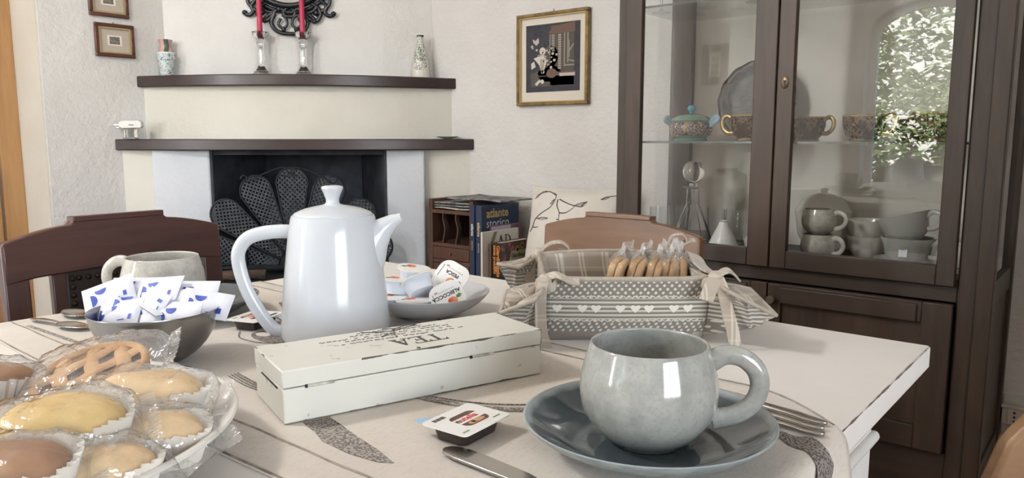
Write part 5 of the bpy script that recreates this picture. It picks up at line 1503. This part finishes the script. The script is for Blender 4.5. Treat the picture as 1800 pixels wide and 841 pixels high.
# back left
ear(-.098, .098, -.97, -.10, .060, .010, .026, 3.0); knot((-.099, .100, .080), 3)
tie([(-.100, .096, .081), (-.110, .090, .070), (-.112, .084, .048), (-.108, .082, .036)], .016, (1, .2, 0)); wrapc(-.098, .098, .010)
tie([(-.097, .098, .083), (-.083, .100, .094), (-.066, .101, .096), (-.055, .102, .086), (-.070, .102, .084)], .012, (0, 1, .2))
tie([(-.102, .094, .082), (-.094, .088, .066), (-.088, .086, .046)], .014, (1, 0, 0))
# back right
ear(.100, .098, .8, .5, .050, .025, .024, 4.0); knot((.100, .098, .084), 4)
tie([(.100, .098, .086), (.088, .096, .094), (.092, .096, .106), (.106, .096, .108), (.112, .096, .098), (.102, .098, .090)], .013, (.1, 1, 0)); wrapc(.099, .098, .010)
tie([(.100, .096, .087), (.112, .094, .098), (.124, .094, .100)], .013, (0, 1, .2))
tie([(.103, .095, .084), (.113, .080, .084), (.114, .050, .083), (.108, .0, .081), (.104, -.060, .082), (.102, -.095, .084)], .022, (1, 0, -.35))

# ---------------------------------------------------------------- toast in clear packets
M_toast = plain('toasted_bread', '#d3aa78', .85, '#bf9260', 45, bump=.5, bscale=160, dist=.002)
M_crust = plain('toast_face', '#dfbf92', .85, '#cda573', 60, bump=.5, bscale=200, dist=.002)
M_film = glassy('clear_film', rough=.08, boost=1.7, base=.02, bump=.7, bscale=80, white=.08)
M_filmc = glassy('crinkled_film', rough=.12, boost=1.5, base=.03, bump=.8, bscale=140, white=.14)
def toast_packet(i, x, y, rz, lean, lab):
    t = empty('toast_packet', (0, 0, 0), 0, lab, 'toast packet', 'wrapped toast in the fabric basket')
    t.matrix_world = T(BX[0] + x * cos(YA) - y * sin(YA), BX[1] + x * sin(YA) + y * cos(YA), BX[2] + .010) @ Rz(YA + rz) @ Ry(lean) @ Matrix.Diagonal((.95, 1.1, 1.06, 1))
    rng = random.Random(i + 30)
    h, d, th = .070, .060, .0095
    shape = [(-d / 2, 0), (d / 2, 0), (d / 2 + .001, h * .80), (d / 2 - .001, h * .93), (d / 2 - .007, h * .985), (0, h), (-d / 2 + .007, h * .985), (-d / 2 + .001, h * .93), (-d / 2 - .001, h * .80)]
    for k in range(2):
        x0 = (k - 1) * (th + .0012)
        sl = MB().prism(shape, 0, th, T(x0, rng.uniform(-.001, .001), 0) @ Matrix(((0, 0, 1, 0), (1, 0, 0, 0), (0, 1, 0, 0), (0, 0, 0, 1)))).build('toast_slice', M_toast, t, bevel=.0025, seg=3)
        ins = [(p[0] * .9, p[1] * .9 + .003) for p in shape]
        MB().prism(ins, -.0003, .0001, T(x0, 0, 0) @ Matrix(((0, 0, 1, 0), (1, 0, 0, 0), (0, 1, 0, 0), (0, 0, 0, 1)))).build('toast_face', M_crust, sl)
    tw = th + .003
    def f(u, v):
        a = 2 * pi * u
        c_, s_ = cos(a), sin(a)
        e = .45
        hw, hd = tw * (1 - .88 * max(0, (v - .84) / .16) ** 1.0), d / 2 + .004 + .004 * max(0, (v - .84) / .16)
        px = hw * abs(c_) ** e * (1 if c_ > 0 else -1); py = hd * abs(s_) ** e * (1 if s_ > 0 else -1)
        z = -.002 + v * (h + .016)
        k = noise.noise(Vector((px * 90, py * 60, z * 60 + i * 5))) * .0022
        return Vector((px * (1 + k * 40) + (v > .84) * .004 * sin(py * 240 + i), py + k, z))
    MB().grid(f, 40, 22, cu=True).build('wrapper', M_film, t, smooth=180, fix=False)
    MB().grid(lambda u, v: Vector((.0015 * sin(u * 70) + .004 * sin(u * 9 + i), (u - .5) * (d + .014), h + .012 + .010 * v)), 60, 3).build('crimped_seal', M_filmc, t, smooth=40, fix=False)
for i, a in enumerate(((-.004, .034, -.35, .22, 'wrapped toast packet at the left end of the basket row'), (.022, .038, -.35, .24, 'wrapped toast packet second in the basket row'), (.046, .036, -.30, .22, 'wrapped toast packet in the middle of the basket row'), (.067, .034, -.25, .16, 'wrapped toast packet fourth in the basket row'), (.084, .030, -.12, .04, 'wrapped toast packet at the right side of the basket'))):
    toast_packet(i, *a)

# ---------------------------------------------------------------- serving plate with wrapped pastries
PC = (-.622, .16)
PS = 1.03
M_wplate = plain('cream_porcelain', '#dcd9d2', .2, coat=.2)
sv = empty('serving_plate', (PC[0], PC[1], TZ + .0008), YA, 'big round cream serving plate piled with wrapped pastries in the corner of the table', 'plate')
MB().lathe([(0, 0), (.085, 0), (.088, .002), (.115, .010), (.145, .0235), (.1585, .0325), (.163, .0338), (.1645, .0325), (.163, .0312), (.1625, .0338), (.150, .0285), (.120, .0155), (.09, .0075), (0, .0065)][:6] + [(.1635, .0345), (.1655, .0362), (.1645, .0380), (.1600, .0378), (.146, .0285), (.118, .0145), (.09, .0075), (0, .0065)], 96, sm=2).build('plate_body', M_wplate, sv, smooth=60)
sv.scale = (PS, PS, 1)
m = Mat('golden_cake')
x_, y_, z_ = m.xyz()
base = m.mix(m.ramp(m.noise(22, 4), .35, .7), '#dcbd74', '#cda655')
base = m.mix(m.ramp(z_ + m.noise(40, 3) * .012, .010, .022), '#c08a4c', base)
m.color(base); m.set(rough=.7, sss=.0); m.bump(m.noise(120, 4), .5, .002); M_cake = m.m
m = Mat('brown_cake'); m.color(m.mix(m.ramp(m.noise(22, 4), .35, .7), '#a8743f', '#7a4c2b')); m.set(rough=.7); m.bump(m.noise(120, 4), .5, .002); M_cakeb = m.m
m = Mat('tan_cake'); m.color(m.mix(m.ramp(m.noise(22, 4), .35, .7), '#e0c294', '#cda673')); m.set(rough=.7); m.bump(m.noise(120, 4), .5, .002); M_caket = m.m
m = Mat('fluted_paper'); m.color('#e9e4da'); m.set(rough=.7, alpha=.8); m.bump(m.noise(90, 3), .2, .001); M_liner = m.m
def at_plate(r_, f_, z, rot=Matrix.Identity(4)):
    return T(PC[0] + r_ * cos(YA) - f_ * sin(YA), PC[1] + r_ * sin(YA) + f_ * cos(YA), z) @ Rz(YA) @ rot
def wrapped_cake(M, m, lab, seed, L=.088, W=.054, H=.042, liner=True):
    t = empty('wrapped_pastry'); t.matrix_world = M
    tag(t, lab, 'pastry', 'wrapped pastries on the serving plate')
    def body(u, v):
        a, c = 2 * pi * u, v
        if v < .35:
            k = v / .35; r = .0 + .86 * k; z = 0
        else:
            k = (v - .35) / .65
            r = (.86 + .14 * min(1, k * 2.2)) * sqrt(max(0, 1 - max(0, (k - .3) / .7) ** 2.4)); z = H * (1 - (1 - k) ** 1.25)
        n = 1 + .06 * noise.noise(Vector((r * cos(a) * 1.6, r * sin(a) * 1.6, z * 30 + seed)))
        ca, sa = cos(a), sin(a); e = .75
        return Vector((L / 2 * r * abs(ca) ** e * (1 if ca > 0 else -1) * n, W / 2 * r * abs(sa) ** e * (1 if sa > 0 else -1) * n, z * n))
    MB().grid(body, 40, 22, cu=True).build('cake', m, t, smooth=180, fix=False)
    if liner:
        nn = 96
        def lin_(u, v):
            a = 2 * pi * u; ca, sa = cos(a), sin(a); e = .75
            zig = 1 + (.018 + .03 * v) * (1 if int(round(u * nn)) % 2 else -1)
            r = (.90 + .19 * v) * zig
            return Vector((L / 2 * r * abs(ca) ** e * (1 if ca > 0 else -1), W / 2 * r * abs(sa) ** e * (1 if sa > 0 else -1), -.001 + H * (.80 + .12 * noise.noise(Vector((ca * 2, sa * 2, seed)))) * v + .0012 * ((int(round(u * nn)) // 2) % 2) * v))
        MB().grid(lin_, nn, 5, cu=True).build('fluted_paper', M_liner, t, fix=False)
    film(t, L, W, H, seed)
    return t
def film(t, L, W, H, seed, rag=1.0):
    hl = L / 2 + .009
    def f(u, v):
        a = 2 * pi * u; s = 2 * v - 1
        k = max(0, 1 - abs(s) ** 3.2) ** .55
        ca, sa = cos(a), sin(a); e = .8
        w = (W / 2 + .006) * (.92 + .08 * k); h = (H / 2 + .004) * k + .0006
        y = w * abs(ca) ** e * (1 if ca > 0 else -1); z = H / 2 - .001 - (1 - k) * H * .12 + h * abs(sa) ** e * (1 if sa > 0 else -1)
        p = Vector((s * hl, y, z))
        d = noise.noise(p * 75 + Vector((seed, 0, 0))) * .0040 * rag + noise.noise(p * 200 + Vector((0, seed, 0))) * .0012
        return p + Vector((0, y / (abs(y) + .01) * abs(d), d))
    MB().grid(f, 48, 40, cu=True).build('wrapper', M_film, t, smooth=180, fix=False)
    for sd in (-1, 1):
        def fin(u, v):
            y = (2 * u - 1) * (W / 2 + .006)
            return Vector((sd * (hl + .009 * v + (.0014 if int(round(u * 60)) % 2 else 0) * (v > .9)), y, H * .38 + .0007 * sin(u * 130) + .003 * sin(u * 6 + seed + sd) * v + .004 * v))
        MB().grid(fin, 61, 5).build('crimped_end', M_filmc, t, smooth=40, fix=False)

def lattice_tart(M, lab, R=.049):
    t = empty('wrapped_tart'); t.matrix_world = M
    tag(t, lab, 'tart')
    Md = plain('tart_pastry', '#d0a878', .75, '#bb8a55', 40, bump=.4, bscale=150, dist=.0015)
    MB().lathe([(0, 0), (R * .82, 0), (R * .96, .010), (R, .017), (R * .985, .0205), (R * .92, .0215), (R * .86, .019), (R * .84, .0135), (0, .0135)], 64, sm=2).build('crust', Md, t, smooth=60)
    MB().lathe([(R * .85, .0145), (R * .5, .0155), (0, .0158)], 40).build('jam_filling', plain('dark_jam', '#4a2019', .45, '#35160f', 60), t, smooth=60)
    for dirn in (0, 1):
        for k in (-1, 0, 1):
            c = k * R * .52
            hw = sqrt(max(0, (R * .90) ** 2 - c * c))
            pts = [(-hw + 2 * hw * j / 10, c + .0015 * sin(j + k), .0168 + .0015 * (1 if (j + dirn * 5 + k) % 5 < 2 else 0)) for j in range(11)]
            MB().sweep(spline(pts, 2), [(.0058, .0022)] * 21, 10, M=Rz(radians(35 + 62 * dirn))).build('lattice_strip', Md, t, smooth=70)
    film(t, 2 * R * 1.02, 2 * R * 1.04, .030, 5.5, .6)
    return t
# lower layer on the plate, then the ones that show
wrapped_cake(at_plate(.000, .000, .7635, Rz(.2)), M_caket, 'wrapped tan pastry underneath, in the middle of the serving plate', 1.1, H=.026)
wrapped_cake(at_plate(.050, .070, .7640, Rz(-.3)), M_caket, 'wrapped tan pastry underneath, below the lattice tart', 2.2, H=.022)
wrapped_cake(at_plate(.070, -.040, .7640, Rz(.1)), M_caket, 'wrapped tan pastry underneath, below the yellow one', 8.2, H=.024)
lattice_tart(at_plate(.036, .082, .793, Rx(radians(17)) @ Ry(radians(-6)) @ Rz(.3)), 'round wrapped jam tart with pastry lattice at the back of the serving plate', .045)
wrapped_cake(at_plate(.098, .040, .7880, Rz(.24) @ Ry(radians(3)) @ Rx(radians(8))), M_caket, 'wrapped tan pastry with fluted paper between the lattice tart and the plate rim', 3.3, L=.080, W=.046, H=.034)
wrapped_cake(at_plate(.080, -.040, .7900, Rz(.50) @ Ry(radians(-4)) @ Rx(radians(12))), M_cake, 'wrapped golden-yellow sponge cake in fluted paper, on top of the pile', 4.4, L=.080, W=.054, H=.040)
wrapped_cake(at_plate(.127, -.014, .7760, Rz(.62) @ Ry(radians(2)) @ Rx(radians(8))), M_caket, 'wrapped pastry nearest the right rim of the serving plate', 5.5, L=.066, W=.042, H=.034)
wrapped_cake(at_plate(.080, -.105, .7860, Rz(.35) @ Rx(radians(8))), M_cakeb, 'wrapped brown chocolate pastry at the bottom edge of the photo', 6.6, L=.080, W=.052, H=.040)
wrapped_cake(at_plate(.118, -.072, .7740, Rz(.85) @ Rx(radians(5))), M_caket, 'wrapped pastry cut by the lower photo edge, right of the brown one', 7.7, L=.070, W=.046, H=.034)
wrapped_cake(at_plate(-.045, .062, .7870, Rz(.9) @ Ry(.1)), M_cakeb, 'wrapped pastry at the left photo edge beside the lattice tart', 9.1, L=.080, W=.052, H=.034)
